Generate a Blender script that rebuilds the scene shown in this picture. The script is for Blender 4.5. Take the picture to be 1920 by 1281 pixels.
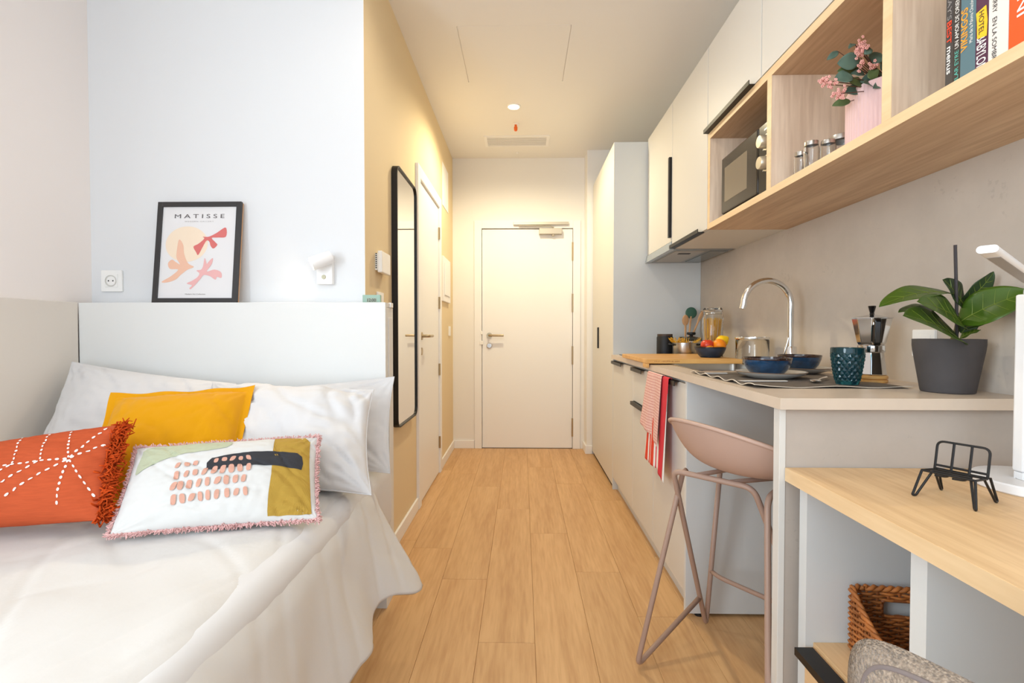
import bpy, bmesh, math, random
from mathutils import Vector, Matrix, noise

random.seed(7)
for o in list(bpy.data.objects):
    bpy.data.objects.remove(o)
SC = bpy.context.scene
COL = SC.collection
PI = math.pi
R = math.radians

# ------------------------------------------------------------------ camera, world, light, exposure
cd = bpy.data.cameras.new('camera')
cam = bpy.data.objects.new('camera', cd)
COL.objects.link(cam)
cd.sensor_width = 36.0
cd.lens = 36.0 * 916.0 / 1920.0
cd.clip_start = 0.02
cam.location = (0, 0, 1.09)
cam.rotation_euler = (R(90 - 1.157), 0, R(1.188))
SC.camera = cam

wd = bpy.data.worlds.new('daylight')
SC.world = wd
wd.use_nodes = True
wd.node_tree.nodes['Background'].inputs[0].default_value = (0.80, 0.90, 1.0, 1)
wd.node_tree.nodes['Background'].inputs[1].default_value = 1.0

def lamp(name, kind, loc, energy, color, rot=(0, 0, 0), **kw):
    l = bpy.data.lights.new(name, kind)
    l.energy = energy
    l.color = color
    for k, v in kw.items():
        setattr(l, k, v)
    o = bpy.data.objects.new(name, l)
    o.location = loc
    o.rotation_euler = rot
    COL.objects.link(o)
    return o

# daylight coming through the big window behind the camera
lamp('window_daylight', 'AREA', (-0.30, -1.66, 1.40), 32, (0.66, 0.82, 1.0), (R(90), 0, 0),
     shape='RECTANGLE', size=2.7, size_y=2.1)
lamp('added_side_fill', 'AREA', (-1.86, -0.80, 1.50), 80, (0.80, 0.91, 1.0), (R(90), 0, R(-90)),
     shape='RECTANGLE', size=1.2, size_y=1.6)  # added fill light for the kitchen side, set in an invented opening
WARM = (1.0, 0.86, 0.58)
DOWNLIGHTS = [(-0.06, 3.50, 19.0), (-0.06, 1.75, 3.4), (0.10, 0.20, 2.2)]

vs = SC.view_settings
vs.view_transform = 'Standard'
vs.look = 'None'
vs.exposure = 0.0
vs.gamma = 1.0
vs.use_curve_mapping = False
SC.cycles.diffuse_bounces = 6
SC.cycles.transparent_max_bounces = 12
SC.cycles.use_denoising = True

# ------------------------------------------------------------------ materials
def lin(c):
    return tuple((x / 12.92 if x <= 0.04045 else ((x + 0.055) / 1.055) ** 2.4) for x in (v / 255.0 for v in c))

MATS = {}
def mat(name, rgb, rough=0.5, metal=0.0, spec=0.5, trans=0.0, ior=1.45, coat=0.0, emit=0.0,
        noise_amt=0.0, noise_scale=8.0, bump=0.0, bump_scale=60.0, sheen=0.0, stretch=None, dist=0.002):
    m = bpy.data.materials.new(name)
    m.use_nodes = True
    nt = m.node_tree
    b = nt.nodes['Principled BSDF']
    c = lin(rgb)
    b.inputs['Base Color'].default_value = (*c, 1)
    b.inputs['Roughness'].default_value = rough
    b.inputs['Metallic'].default_value = metal
    b.inputs['Specular IOR Level'].default_value = spec
    b.inputs['Transmission Weight'].default_value = trans
    b.inputs['IOR'].default_value = ior
    b.inputs['Coat Weight'].default_value = coat
    if sheen:
        b.inputs['Sheen Weight'].default_value = sheen
    if emit:
        b.inputs['Emission Color'].default_value = (*c, 1)
        b.inputs['Emission Strength'].default_value = emit
    if noise_amt or bump:
        tc = nt.nodes.new('ShaderNodeTexCoord')
        mp = nt.nodes.new('ShaderNodeMapping')
        if stretch:
            mp.inputs['Scale'].default_value = stretch
        nt.links.new(tc.outputs['Object'], mp.inputs['Vector'])
    if noise_amt:
        n = nt.nodes.new('ShaderNodeTexNoise')
        n.inputs['Scale'].default_value = noise_scale
        n.inputs['Detail'].default_value = 6
        nt.links.new(mp.outputs[0], n.inputs['Vector'])
        r = nt.nodes.new('ShaderNodeValToRGB')
        r.color_ramp.elements[0].position = 0.3
        r.color_ramp.elements[1].position = 0.7
        r.color_ramp.elements[0].color = (*[x * (1 - noise_amt) for x in c], 1)
        r.color_ramp.elements[1].color = (*[min(1, x * (1 + noise_amt * 0.5)) for x in c], 1)
        nt.links.new(n.outputs['Fac'], r.inputs[0])
        nt.links.new(r.outputs[0], b.inputs['Base Color'])
    if bump:
        n2 = nt.nodes.new('ShaderNodeTexNoise')
        n2.inputs['Scale'].default_value = bump_scale
        n2.inputs['Detail'].default_value = 5
        nt.links.new(mp.outputs[0], n2.inputs['Vector'])
        bp = nt.nodes.new('ShaderNodeBump')
        bp.inputs['Strength'].default_value = bump
        bp.inputs['Distance'].default_value = dist
        nt.links.new(n2.outputs['Fac'], bp.inputs['Height'])
        nt.links.new(bp.outputs[0], b.inputs['Normal'])
    MATS[name] = m
    return m

def wood(name, light, dark, axis='Y', scale=1.0, rough=0.5, per_object=0.0, rings=0.5):
    """wood grain running along the given axis"""
    m = bpy.data.materials.new(name)
    m.use_nodes = True
    nt = m.node_tree
    L = nt.links
    b = nt.nodes['Principled BSDF']
    b.inputs['Roughness'].default_value = rough
    b.inputs['Specular IOR Level'].default_value = 0.35
    tc = nt.nodes.new('ShaderNodeTexCoord')
    mp = nt.nodes.new('ShaderNodeMapping')
    s = {'X': (0.9, 11, 11), 'Y': (11, 0.9, 11), 'Z': (11, 11, 0.9)}[axis]
    mp.inputs['Scale'].default_value = [v * scale for v in s]
    oi = nt.nodes.new('ShaderNodeObjectInfo')
    ml = nt.nodes.new('ShaderNodeVectorMath'); ml.operation = 'SCALE'
    ml.inputs[0].default_value = (7.0, 13.0, 5.0)
    L.new(oi.outputs['Random'], ml.inputs['Scale'])
    ad = nt.nodes.new('ShaderNodeVectorMath'); ad.operation = 'ADD'
    L.new(tc.outputs['Object'], ad.inputs[0])
    if per_object:
        L.new(ml.outputs[0], ad.inputs[1])
    L.new(ad.outputs[0], mp.inputs['Vector'])
    n = nt.nodes.new('ShaderNodeTexNoise')
    n.inputs['Scale'].default_value = 1.6
    n.inputs['Detail'].default_value = 4
    n.inputs['Distortion'].default_value = 0.6
    L.new(mp.outputs[0], n.inputs['Vector'])
    n2 = nt.nodes.new('ShaderNodeTexNoise')
    n2.inputs['Scale'].default_value = 9
    n2.inputs['Detail'].default_value = 6
    L.new(mp.outputs[0], n2.inputs['Vector'])
    mx = nt.nodes.new('ShaderNodeMath'); mx.operation = 'MULTIPLY_ADD'
    mx.inputs[1].default_value = 0.45
    L.new(n2.outputs['Fac'], mx.inputs[0])
    m2 = nt.nodes.new('ShaderNodeMath'); m2.operation = 'MULTIPLY'
    m2.inputs[1].default_value = 0.55
    L.new(n.outputs['Fac'], m2.inputs[0])
    L.new(m2.outputs[0], mx.inputs[2])
    r = nt.nodes.new('ShaderNodeValToRGB')
    r.color_ramp.elements[0].position = 0.36
    r.color_ramp.elements[1].position = 0.62
    r.color_ramp.elements[0].color = (*lin(dark), 1)
    r.color_ramp.elements[1].color = (*lin(light), 1)
    L.new(mx.outputs[0], r.inputs[0])
    out = r.outputs[0]
    if per_object:
        hs = nt.nodes.new('ShaderNodeHueSaturation')
        mr = nt.nodes.new('ShaderNodeMapRange')
        mr.inputs['To Min'].default_value = 1 - per_object
        mr.inputs['To Max'].default_value = 1 + per_object
        L.new(oi.outputs['Random'], mr.inputs[0])
        L.new(mr.outputs[0], hs.inputs['Value'])
        L.new(out, hs.inputs['Color'])
        out = hs.outputs[0]
    L.new(out, b.inputs['Base Color'])
    bp = nt.nodes.new('ShaderNodeBump')
    bp.inputs['Strength'].default_value = 0.06
    bp.inputs['Distance'].default_value = 0.001
    L.new(n2.outputs['Fac'], bp.inputs['Height'])
    L.new(bp.outputs[0], b.inputs['Normal'])
    MATS[name] = m
    return m

def concrete(name, rgb, spot, rough=0.6):
    m = bpy.data.materials.new(name)
    m.use_nodes = True
    nt = m.node_tree
    L = nt.links
    b = nt.nodes['Principled BSDF']
    b.inputs['Roughness'].default_value = rough
    b.inputs['Specular IOR Level'].default_value = 0.35
    tc = nt.nodes.new('ShaderNodeTexCoord')
    n = nt.nodes.new('ShaderNodeTexNoise'); n.inputs['Scale'].default_value = 3.5; n.inputs['Detail'].default_value = 8
    n.inputs['Roughness'].default_value = 0.65
    L.new(tc.outputs['Object'], n.inputs['Vector'])
    r = nt.nodes.new('ShaderNodeValToRGB')
    c = lin(rgb)
    r.color_ramp.elements[0].position = 0.3; r.color_ramp.elements[1].position = 0.7
    r.color_ramp.elements[0].color = (*[x * 0.90 for x in c], 1)
    r.color_ramp.elements[1].color = (*[x * 1.06 for x in c], 1)
    L.new(n.outputs['Fac'], r.inputs[0])
    # small darker pits, gathered in loose clusters
    n2 = nt.nodes.new('ShaderNodeTexNoise'); n2.inputs['Scale'].default_value = 70; n2.inputs['Detail'].default_value = 3
    L.new(tc.outputs['Object'], n2.inputs['Vector'])
    n3 = nt.nodes.new('ShaderNodeTexNoise'); n3.inputs['Scale'].default_value = 5; n3.inputs['Detail'].default_value = 2
    L.new(tc.outputs['Object'], n3.inputs['Vector'])
    ad = nt.nodes.new('ShaderNodeMath'); ad.operation = 'MULTIPLY'
    L.new(n2.outputs['Fac'], ad.inputs[0]); L.new(n3.outputs['Fac'], ad.inputs[1])
    r2 = nt.nodes.new('ShaderNodeValToRGB')
    r2.color_ramp.elements[0].position = 0.40; r2.color_ramp.elements[1].position = 0.45
    r2.color_ramp.elements[0].color = (0, 0, 0, 1); r2.color_ramp.elements[1].color = (0.20, 0.20, 0.20, 1)
    L.new(ad.outputs[0], r2.inputs[0])
    mx = nt.nodes.new('ShaderNodeMix'); mx.data_type = 'RGBA'
    L.new(r2.outputs[0], mx.inputs[0]); L.new(r.outputs[0], mx.inputs[6])
    mx.inputs[7].default_value = (*lin(spot), 1)
    L.new(mx.outputs[2], b.inputs['Base Color'])
    MATS[name] = m
    return m

def glass(name, rgb, rough=0.0, ior=1.45):
    m = mat(name, rgb, rough, trans=1.0, ior=ior)
    return m

WALL = mat('wall_paint', (236, 234, 231), 0.75, spec=0.25, bump=0.05, bump_scale=180, dist=0.0008)
WALLC = mat('corridor_tan', (227, 207, 170), 0.75, spec=0.25, bump=0.05, bump_scale=180, dist=0.0008)  # warmer and darker than the other walls
WALLB = mat('bed_wall_dimmed', (224, 225, 226), 0.75, spec=0.25, bump=0.05, bump_scale=180, dist=0.0008)  # white wall paint, dimmed in colour against the strong daylight here
WALLL = mat('left_wall_lifted', (240, 233, 229), 0.75, spec=0.25, bump=0.05, bump_scale=180, dist=0.0008)  # white wall paint, lightened in colour to offset weak grazing light
CONCD = concrete('concrete_panel_shaded', (180, 169, 158), (132, 124, 115))  # backsplash concrete, shaded in colour because the end panel faces the daylight
CEIL = mat('ceiling_paint', (236, 234, 231), 0.8, spec=0.2)
WHITE = mat('white_lacquer', (240, 239, 238), 0.38, spec=0.4)
PANELW = mat('white_laminate', (226, 226, 223), 0.45, spec=0.35)
PLASTIC = mat('white_plastic', (240, 239, 236), 0.3)
CAB = mat('cashmere_laminate', (214, 211, 204), 0.42, spec=0.35)
CABSIDE = mat('grey_white_laminate', (214, 216, 214), 0.45, spec=0.35)
COUNTER = mat('greige_worktop', (208, 191, 172), 0.34, spec=0.45, noise_amt=0.05, noise_scale=9)
CONC = concrete('concrete_panel', (194, 183, 171), (139, 131, 121))
BLACK = mat('black_metal', (28, 26, 25), 0.4, spec=0.4)
BLACKG = mat('black_gloss', (16, 15, 15), 0.12, spec=0.5)
BLACKM = mat('black_matte', (26, 26, 28), 0.55)
STEEL = mat('brushed_steel', (200, 196, 190), 0.28, metal=1.0)
CHROME = mat('chrome', (225, 224, 222), 0.07, metal=1.0)
ALU = mat('polished_aluminium', (214, 214, 214), 0.12, metal=1.0)
BRASSY = mat('satin_nickel', (176, 158, 128), 0.3, metal=1.0)
ALUP = mat('silver_paint', (190, 184, 172), 0.4, metal=0.6)
OAKF = wood('oak_floor', (214, 172, 122), (192, 147, 99), 'Y', 0.9, 0.42, per_object=0.035)
OAKX = wood('pale_oak_along', (233, 199, 152), (211, 173, 126), 'Y', 0.8, 0.45)
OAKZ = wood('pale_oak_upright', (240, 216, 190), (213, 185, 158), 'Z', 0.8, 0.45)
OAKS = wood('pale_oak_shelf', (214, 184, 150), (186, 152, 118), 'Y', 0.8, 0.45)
EDGE = wood('oak_edge', (234, 205, 163), (222, 190, 146), 'Y', 0.8, 0.45)
BAMBOO = wood('bamboo', (226, 178, 108), (206, 152, 84), 'X', 1.4, 0.45)
SPOON = wood('beech', (214, 168, 122), (190, 142, 98), 'Z', 1.0, 0.55)
MIRROR = mat('mirror_glass', (238, 238, 236), 0.01, metal=1.0)
GLASS = glass('clear_glass', (252, 253, 252))
LINEN = mat('white_linen', (212, 210, 209), 0.85, spec=0.15, sheen=0.15, bump=0.12, bump_scale=420, dist=0.0006)
DUVET = mat('white_duvet_cotton', (211, 208, 204), 0.85, spec=0.15, sheen=0.12, bump=0.22, bump_scale=16, dist=0.008)

# ------------------------------------------------------------------ mesh helpers
class B:
    def __init__(s):
        s.bm = bmesh.new()
    def box(s, x0, x1, y0, y1, z0, z1):
        v = [s.bm.verts.new((x, y, z)) for x in (x0, x1) for y in (y0, y1) for z in (z0, z1)]
        for f in ((0, 1, 3, 2), (4, 6, 7, 5), (0, 4, 5, 1), (2, 3, 7, 6), (0, 2, 6, 4), (1, 5, 7, 3)):
            s.bm.faces.new([v[i] for i in f])
        return s
    def obox(s, c, ax, ay, az, hx, hy, hz):
        """box about centre c with half sizes along three unit axes"""
        c, ax, ay, az = map(Vector, (c, ax, ay, az))
        v = [s.bm.verts.new(c + ax * hx * i + ay * hy * j + az * hz * k) for i in (-1, 1) for j in (-1, 1) for k in (-1, 1)]
        for f in ((0, 1, 3, 2), (4, 6, 7, 5), (0, 4, 5, 1), (2, 3, 7, 6), (0, 2, 6, 4), (1, 5, 7, 3)):
            s.bm.faces.new([v[i] for i in f])
        return s
    def lathe(s, prof, c=(0, 0, 0), n=40, axis='Z', cap=True, mod=None):
        """prof: list of (r, h); revolve about an axis through c"""
        rings = []
        for r, h in prof:
            ring = []
            for i in range(n):
                a = 2 * PI * i / n
                rr = r * (mod(a, h) if mod else 1)
                p = (rr * math.cos(a), rr * math.sin(a), h)
                if axis == 'X': p = (p[2], p[0], p[1])
                elif axis == 'Y': p = (p[0], p[2], p[1])
                ring.append(s.bm.verts.new((p[0] + c[0], p[1] + c[1], p[2] + c[2])))
            rings.append(ring)
        for a, b in zip(rings, rings[1:]):
            for i in range(n):
                s.bm.faces.new((a[i], a[(i + 1) % n], b[(i + 1) % n], b[i]))
        if cap:
            for ring in (rings[0], rings[-1]):
                try: s.bm.faces.new(ring)
                except ValueError: pass
        return s
    def tube(s, pts, r, n=10, closed=False, cap=True):
        pts = [Vector(p) for p in pts]
        N = len(pts)
        rad = r if isinstance(r, (list, tuple)) else [r] * N
        rings = []
        up = None
        for i, p in enumerate(pts):
            a = pts[(i - 1) % N] if (closed or i > 0) else p
            b = pts[(i + 1) % N] if (closed or i < N - 1) else p
            t = (b - a).normalized()
            if up is None:
                up = Vector((0, 0, 1)) if abs(t.z) < 0.9 else Vector((1, 0, 0))
            x = t.cross(up)
            if x.length < 1e-6: x = t.orthogonal()
            x.normalize()
            y = x.cross(t).normalized()
            up = y
            rings.append([s.bm.verts.new(p + (x * math.cos(2 * PI * k / n) + y * math.sin(2 * PI * k / n)) * rad[i]) for k in range(n)])
        for i in range(N if closed else N - 1):
            a, b = rings[i], rings[(i + 1) % N]
            for k in range(n):
                s.bm.faces.new((a[k], a[(k + 1) % n], b[(k + 1) % n], b[k]))
        if cap and not closed:
            s.bm.faces.new(rings[0]); s.bm.faces.new(rings[-1])
        return s
    def ball(s, c, rx, ry=None, rz=None, u=20, v=12, rot=None):
        ry = ry or rx; rz = rz or rx
        m = Matrix.Translation(c) @ (rot.to_4x4() if rot else Matrix.Identity(4)) @ Matrix.Diagonal((rx, ry, rz, 1))
        bmesh.ops.create_uvsphere(s.bm, u_segments=u, v_segments=v, radius=1, matrix=m)
        return s
    def prism(s, poly, d, origin=(0, 0, 0), ux=(1, 0, 0), uy=(0, 0, 1), un=(0, 1, 0)):
        """extrude a 2D polygon (in the ux,uy plane) by d along un"""
        o, ux, uy, un = map(Vector, (origin, ux, uy, un))
        a = [s.bm.verts.new(o + ux * p[0] + uy * p[1]) for p in poly]
        b = [s.bm.verts.new(o + ux * p[0] + uy * p[1] + un * d) for p in poly]
        n = len(poly)
        s.bm.faces.new(a); s.bm.faces.new(list(reversed(b)))
        for i in range(n):
            s.bm.faces.new((a[i], b[i], b[(i + 1) % n], a[(i + 1) % n]))
        return s
    def grid(s, f, nu, nv, cu=False, cv=False):
        """surface f(u,v), u,v in 0..1"""
        V = [[s.bm.verts.new(f(i / nu, j / nv)) for j in range(nv if cv else nv + 1)] for i in range(nu if cu else nu + 1)]
        NU, NV = len(V), len(V[0])
        for i in range(nu):
            for j in range(nv):
                q = (V[i][j], V[(i + 1) % NU][j], V[(i + 1) % NU][(j + 1) % NV], V[i][(j + 1) % NV])
                try: s.bm.faces.new(q)
                except ValueError: pass
        return s
    def obj(s, name, m, parent=None, bevel=0.0, smooth=False, solid=0.0, sub=0, seg=2, offset=-1, sharp=35):
        bmesh.ops.recalc_face_normals(s.bm, faces=s.bm.faces)
        me = bpy.data.meshes.new(name)
        s.bm.to_mesh(me)
        s.bm.free()
        me.materials.append(m)
        if smooth:
            me.shade_smooth()
            if sharp: me.set_sharp_from_angle(angle=R(sharp))
        o = bpy.data.objects.new(name, me)
        COL.objects.link(o)
        if parent is not None: adopt(o, parent)
        if solid:
            q = o.modifiers.new('solid', 'SOLIDIFY'); q.thickness = solid; q.offset = offset
        if bevel:
            q = o.modifiers.new('bevel', 'BEVEL'); q.width = bevel; q.segments = seg; q.limit_method = 'ANGLE'
            q.harden_normals = False
        if sub:
            q = o.modifiers.new('sub', 'SUBSURF'); q.levels = sub; q.render_levels = sub
        return o

def adopt(o, parent):
    """meshes carry world coordinates; an Empty's own position is taken back out"""
    o.parent = parent
    if parent.type == 'EMPTY':
        o.matrix_parent_inverse = Matrix.Translation(-parent.location)

def tag(o, label=None, cat=None, group=None, kind=None):
    if label: o['label'] = label
    if cat: o['category'] = cat
    if group: o['group'] = group
    if kind: o['kind'] = kind
    return o

def thing(name, label, cat, loc=(0, 0, 0), group=None, kind=None):
    o = bpy.data.objects.new(name, None)
    o.empty_display_size = 0.05
    COL.objects.link(o)
    o.location = loc
    return tag(o, label, cat, group, kind)

def struct(o, label=None, cat=None):
    return tag(o, label, cat, None, 'structure')

def catmull(pts, k=8, closed=False):
    P = [Vector(p) for p in pts]
    out = []
    n = len(P)
    for i in range(n if closed else n - 1):
        p0 = P[(i - 1) % n] if (closed or i > 0) else P[i]
        p1 = P[i]; p2 = P[(i + 1) % n]
        p3 = P[(i + 2) % n] if (closed or i + 2 < n) else p2
        for j in range(k):
            t = j / k
            out.append(0.5 * ((2 * p1) + (p2 - p0) * t + (2 * p0 - 5 * p1 + 4 * p2 - p3) * t * t + (3 * p1 - p0 - 3 * p2 + p3) * t ** 3))
    if not closed: out.append(P[-1])
    return out

def fillet(pts, r, k=6, closed=False):
    """polyline with rounded corners (for bent wire)"""
    P = [Vector(p) for p in pts]
    n = len(P)
    out = []
    for i in range(n):
        if not closed and i in (0, n - 1):
            out.append(P[i]); continue
        a, b, c = P[(i - 1) % n], P[i], P[(i + 1) % n]
        d1, d2 = (a - b), (c - b)
        rr = min(r, d1.length * 0.45, d2.length * 0.45)
        s, e = b + d1.normalized() * rr, b + d2.normalized() * rr
        for j in range(k + 1):
            t = j / k
            out.append(s * (1 - t) ** 2 + b * 2 * t * (1 - t) + e * t * t)
    return out

def rrect(w, h, r, n=6):
    """rounded rectangle outline centred on 0"""
    pts = []
    for cx, cy, a0 in ((w / 2 - r, h / 2 - r, 0), (-w / 2 + r, h / 2 - r, 90), (-w / 2 + r, -h / 2 + r, 180), (w / 2 - r, -h / 2 + r, 270)):
        for i in range(n + 1):
            a = R(a0 + 90 * i / n)
            pts.append((cx + r * math.cos(a), cy + r * math.sin(a)))
    return pts

def text(name, s, m, parent, origin, ux, uy, size, width=None, depth=0.0004, bold=0.0, align='LEFT', space=1.0):
    """flat lettering as a mesh lying in the ux,uy plane"""
    c = bpy.data.curves.new('t', 'FONT')
    c.body = s
    c.size = 1.0
    c.offset = bold
    c.space_character = space
    c.resolution_u = 3
    o = bpy.data.objects.new('t', c)
    COL.objects.link(o)
    bpy.context.view_layer.update()
    me = bpy.data.meshes.new_from_object(o.evaluated_get(bpy.context.evaluated_depsgraph_get()))
    bpy.data.objects.remove(o)
    xs = [v.co.x for v in me.vertices]; ys = [v.co.y for v in me.vertices]
    x0, x1 = min(xs), max(xs)
    sy = size
    sx = (width / (x1 - x0)) if width else size
    ux, uy, og = Vector(ux).normalized(), Vector(uy).normalized(), Vector(origin)
    un = ux.cross(uy)
    sh = 0 if align == 'LEFT' else (x1 - x0) / 2
    for v in me.vertices:
        v.co = og + ux * ((v.co.x - x0 - sh) * sx) + uy * (v.co.y * sy) + un * depth
    me.materials.clear(); me.materials.append(m)
    me.name = name
    ob = bpy.data.objects.new(name, me)
    COL.objects.link(ob)
    if parent is not None: adopt(ob, parent)
    return ob
# ------------------------------------------------------------------ room shell
XL, XR, XC = -1.79, 1.22, -0.645        # far-left wall, kitchen wall, corridor wall
YW, YB, YD = -1.60, 2.00, 4.54          # window wall, wall behind the bed, entrance wall
ZC = 2.69

# floor: a screed with every laminate plank laid on it
fl = B().box(XL - .1, XR + .1, YW - .1, YD + .1, -0.10, -0.012).obj('floor', mat('plank_joint', (96, 66, 38), 0.8))
struct(fl)
PW = 0.1985
row = 0
x = -0.352 - 8 * PW
offs = {-1: 2.43, 0: 2.125, 1: 1.69, 2: 2.62, 3: 2.20, 4: 1.856}
plank_meshes = {}
def plank(x0, x1, y0, y1):
    w, l = round(x1 - x0, 3), round(y1 - y0, 3)
    key = (w, l)
    if key not in plank_meshes:
        g = 0.0006
        b = B().box(g, w - g, g, l - g, -0.012, 0.0)
        o = b.obj('plank', OAKF, fl)
        bm = bmesh.new(); bm.from_mesh(o.data)
        top = [e for e in bm.edges if all(v.co.z > -0.001 for v in e.verts)]
        bmesh.ops.bevel(bm, geom=top, offset=0.0009, segments=1, affect='EDGES')
        bm.to_mesh(o.data); bm.free()
        plank_meshes[key] = o.data
    else:
        o = bpy.data.objects.new('plank', plank_meshes[key]); COL.objects.link(o)
        o.parent = fl
    o.location = (x0, y0, 0)
for i in range(-8, 9):
    x0, x1 = -0.352 + (i) * PW, -0.352 + (i + 1) * PW
    if x1 < XL or x0 > XR: continue
    x0, x1 = max(x0, XL), min(x1, XR)
    j0 = offs.get(i, 1.0 + (i * 0.53) % 1.29)
    ys = []
    y = j0 - 1.29 * 4
    while y < YD:
        ys.append(y); y += 1.29
    ys.append(y)
    for a, b_ in zip(ys, ys[1:]):
        a, b2 = max(a, YW), min(b_, YD)
        if b2 - a > 0.03: plank(x0, x1, a, b2)

# ceiling with the flush access panel (four recessed joints)
ce = B()
ce.box(XL - .1, XR + .1, YW - .1, YD + .1, ZC + 0.004, ZC + 0.1)
hx0, hx1, hy0, hy1, g = -0.345, 0.258, 2.585, 3.16, 0.0016
ce.box(XL - .1, hx0, YW - .1, YD + .1, ZC, ZC + 0.006)
ce.box(hx1, XR + .1, YW - .1, YD + .1, ZC, ZC + 0.006)
ce.box(hx0, hx1, YW - .1, hy0, ZC, ZC + 0.006)
ce.box(hx0, hx1, hy1, YD + .1, ZC, ZC + 0.006)
ceil = struct(ce.obj('ceiling', CEIL))
B().box(hx0 + 3.2 * g, hx1 - 2 * g, hy0 + .0006, hy1 - .0006, ZC - 0.0002, ZC + 0.006).obj('access_panel', CEIL, ceil)

w = B()
w.box(XL - .1, XL, YW - .1, -1.42, 0, ZC); w.box(XL - .1, XL, -.18, YB + .1, 0, ZC)
w.box(XL - .1, XL, -1.42, -.18, 0, .68); w.box(XL - .1, XL, -1.42, -.18, 2.32, ZC)  # opening made for the added side light
struct(w.obj('wall_left', WALLL))
w = B()
for a, b_ in ((-1.42, -1.37), (-.23, -.18)): w.box(XL - .09, XL - .03, a, b_, .68, 2.32)
for a, b_ in ((.68, .73), (2.27, 2.32)): w.box(XL - .09, XL - .03, -1.42, -.18, a, b_)
struct(w.obj('added_side_window', WHITE))  # unseen frame, added to go with the kitchen fill light
struct(B().box(XL - .1, XC - .0008, YB, YB + .1, 0, ZC).obj('wall_bed', WALLB))
# corridor wall with the bathroom door opening
DY0, DY1, DZ = 3.03, 3.735, 2.035
w = B()
w.box(XC - .0008, XC, YB, YB + .1, 0, ZC); w.box(XC - .1, XC, YB + .1, DY0 - .002, 0, ZC); w.box(XC - .1, XC, DY1 + .002, YD + .1, 0, ZC)
w.box(XC - .1, XC, DY0 - .002, DY1 + .002, DZ + .002, ZC)
struct(w.obj('wall_corridor', WALLC))
# entrance wall with door opening
EX0, EX1, EZ = -0.372, 0.466, 2.040
w = B()
w.box(XC - .1, EX0 - .003, YD, YD + .12, 0, ZC); w.box(EX1 + .003, XR + .1, YD, YD + .12, 0, ZC)
w.box(EX0 - .003, EX1 + .003, YD, YD + .12, EZ + .003, ZC)
struct(w.obj('wall_entrance', WALL))
struct(B().box(0.575, XR, 4.352, YD, 0, ZC).obj('wall_pillar', WALL))
struct(B().box(XR, XR + .1, YW - .1, YD + .1, 0, ZC).obj('wall_right', WALL))
# window wall behind the camera: an opening with a frame
w = B()
w.box(XL - .1, -1.68, YW - .1, YW, 0, ZC); w.box(1.08, XR + .1, YW - .1, YW, 0, ZC)
w.box(-1.68, 1.08, YW - .1, YW, 0, 0.32); w.box(-1.68, 1.08, YW - .1, YW, 2.48, ZC)
struct(w.obj('wall_rear', WALL))
w = B()
for a, b_ in ((-1.68, -1.63), (-0.325, -0.275), (1.03, 1.08)):
    w.box(a, b_, YW - .09, YW - .03, 0.32, 2.48)
for a, b_ in ((0.32, 0.37), (2.43, 2.48)):
    w.box(-1.68, 1.08, YW - .09, YW - .03, a, b_)
struct(w.obj('window_1', WHITE))

# low panelling on the far-left wall
struct(B().box(XL, XL + 0.043, .0, YB - 0.112, 0, 1.205).obj('trim_1', mat('panel_beige', (222, 214, 204), 0.55), bevel=0.002))

# skirting boards
def skirt(name, *boxes):
    b = B()
    for q in boxes: b.box(*q)
    struct(b.obj(name, WHITE, bevel=0.003))
skirt('baseboard_corridor', (XC, XC + .013, YB, DY0 - .075, 0, .075), (XC, XC + .013, DY1 + .075, YD, 0, .075))
skirt('baseboard_entrance', (XC + .013, EX0 - .075, YD - .013, YD, 0, .075))
skirt('baseboard_pillar', (0.562, 0.625, 4.339, 4.352, 0, .075), (0.562, .575, 4.352, YD, 0, .075))

# ------------------------------------------------------------------ entrance door
d1 = struct(thing('door_1', None, None, (0.05, YD, 0)))
b = B()
b.box(EX0 - .072, EX0 - .003, YD - .014, YD + .05, 0, EZ + .075)
b.box(EX1 + .003, EX1 + .072, YD - .014, YD + .05, 0, EZ + .075)
b.box(EX0 - .003, EX1 + .003, YD - .014, YD + .05, EZ + .003, EZ + .075)
b.box(EX0 - .003, EX0 + .012, YD + .05, YD + .07, 0, EZ); 
b.obj('door_frame', WHITE, d1, bevel=0.003)
B().box(EX0, EX1, YD + .002, YD + .045, 0.006, EZ - .001).obj('door_leaf', WHITE, d1, bevel=0.002)
for z in (0.145 + 0.055, 0.87, 1.355, 1.83):
    B().lathe([(.0075, z - .085), (.009, z - .084), (.009, z + .084), (.0075, z + .085)], (EX1 + .002, YD - .007, 0), 12).obj('hinge', BRASSY, d1, smooth=True)
# lever handle: rose, neck, lever
hz, hx = 1.055, -0.305
h = B().lathe([(.0, 0), (.026, 0), (.026, -.009), (.0, -.009)], (hx, YD + .002, hz), 24, 'Y', cap=False)
h.tube(fillet([(hx, YD - .005, hz), (hx, YD - .055, hz), (hx + .135, YD - .055, hz)], .02), .010, 12)
h.obj('door_handle', BRASSY, d1, smooth=True)
h = B().lathe([(.0, 0), (.026, 0), (.026, -.009), (.021, -.012), (.0, -.012)], (hx, YD + .002, hz - .095), 24, 'Y', cap=False)
h.box(hx - .004, hx + .004, YD - .022, YD - .008, hz - .109, hz - .081)
h.obj('lock', STEEL, d1, smooth=True, sharp=30)
b = B().box(EX0 - .022, EX0 + .012, YD - .022, YD - .013, hz - .085, hz - .05)
b.box(EX0 - .012, EX0 + .004, YD - .02, YD - .013, hz + .01, hz + .04)
b.obj('door_contact', PLASTIC, d1, bevel=.002)
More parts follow.
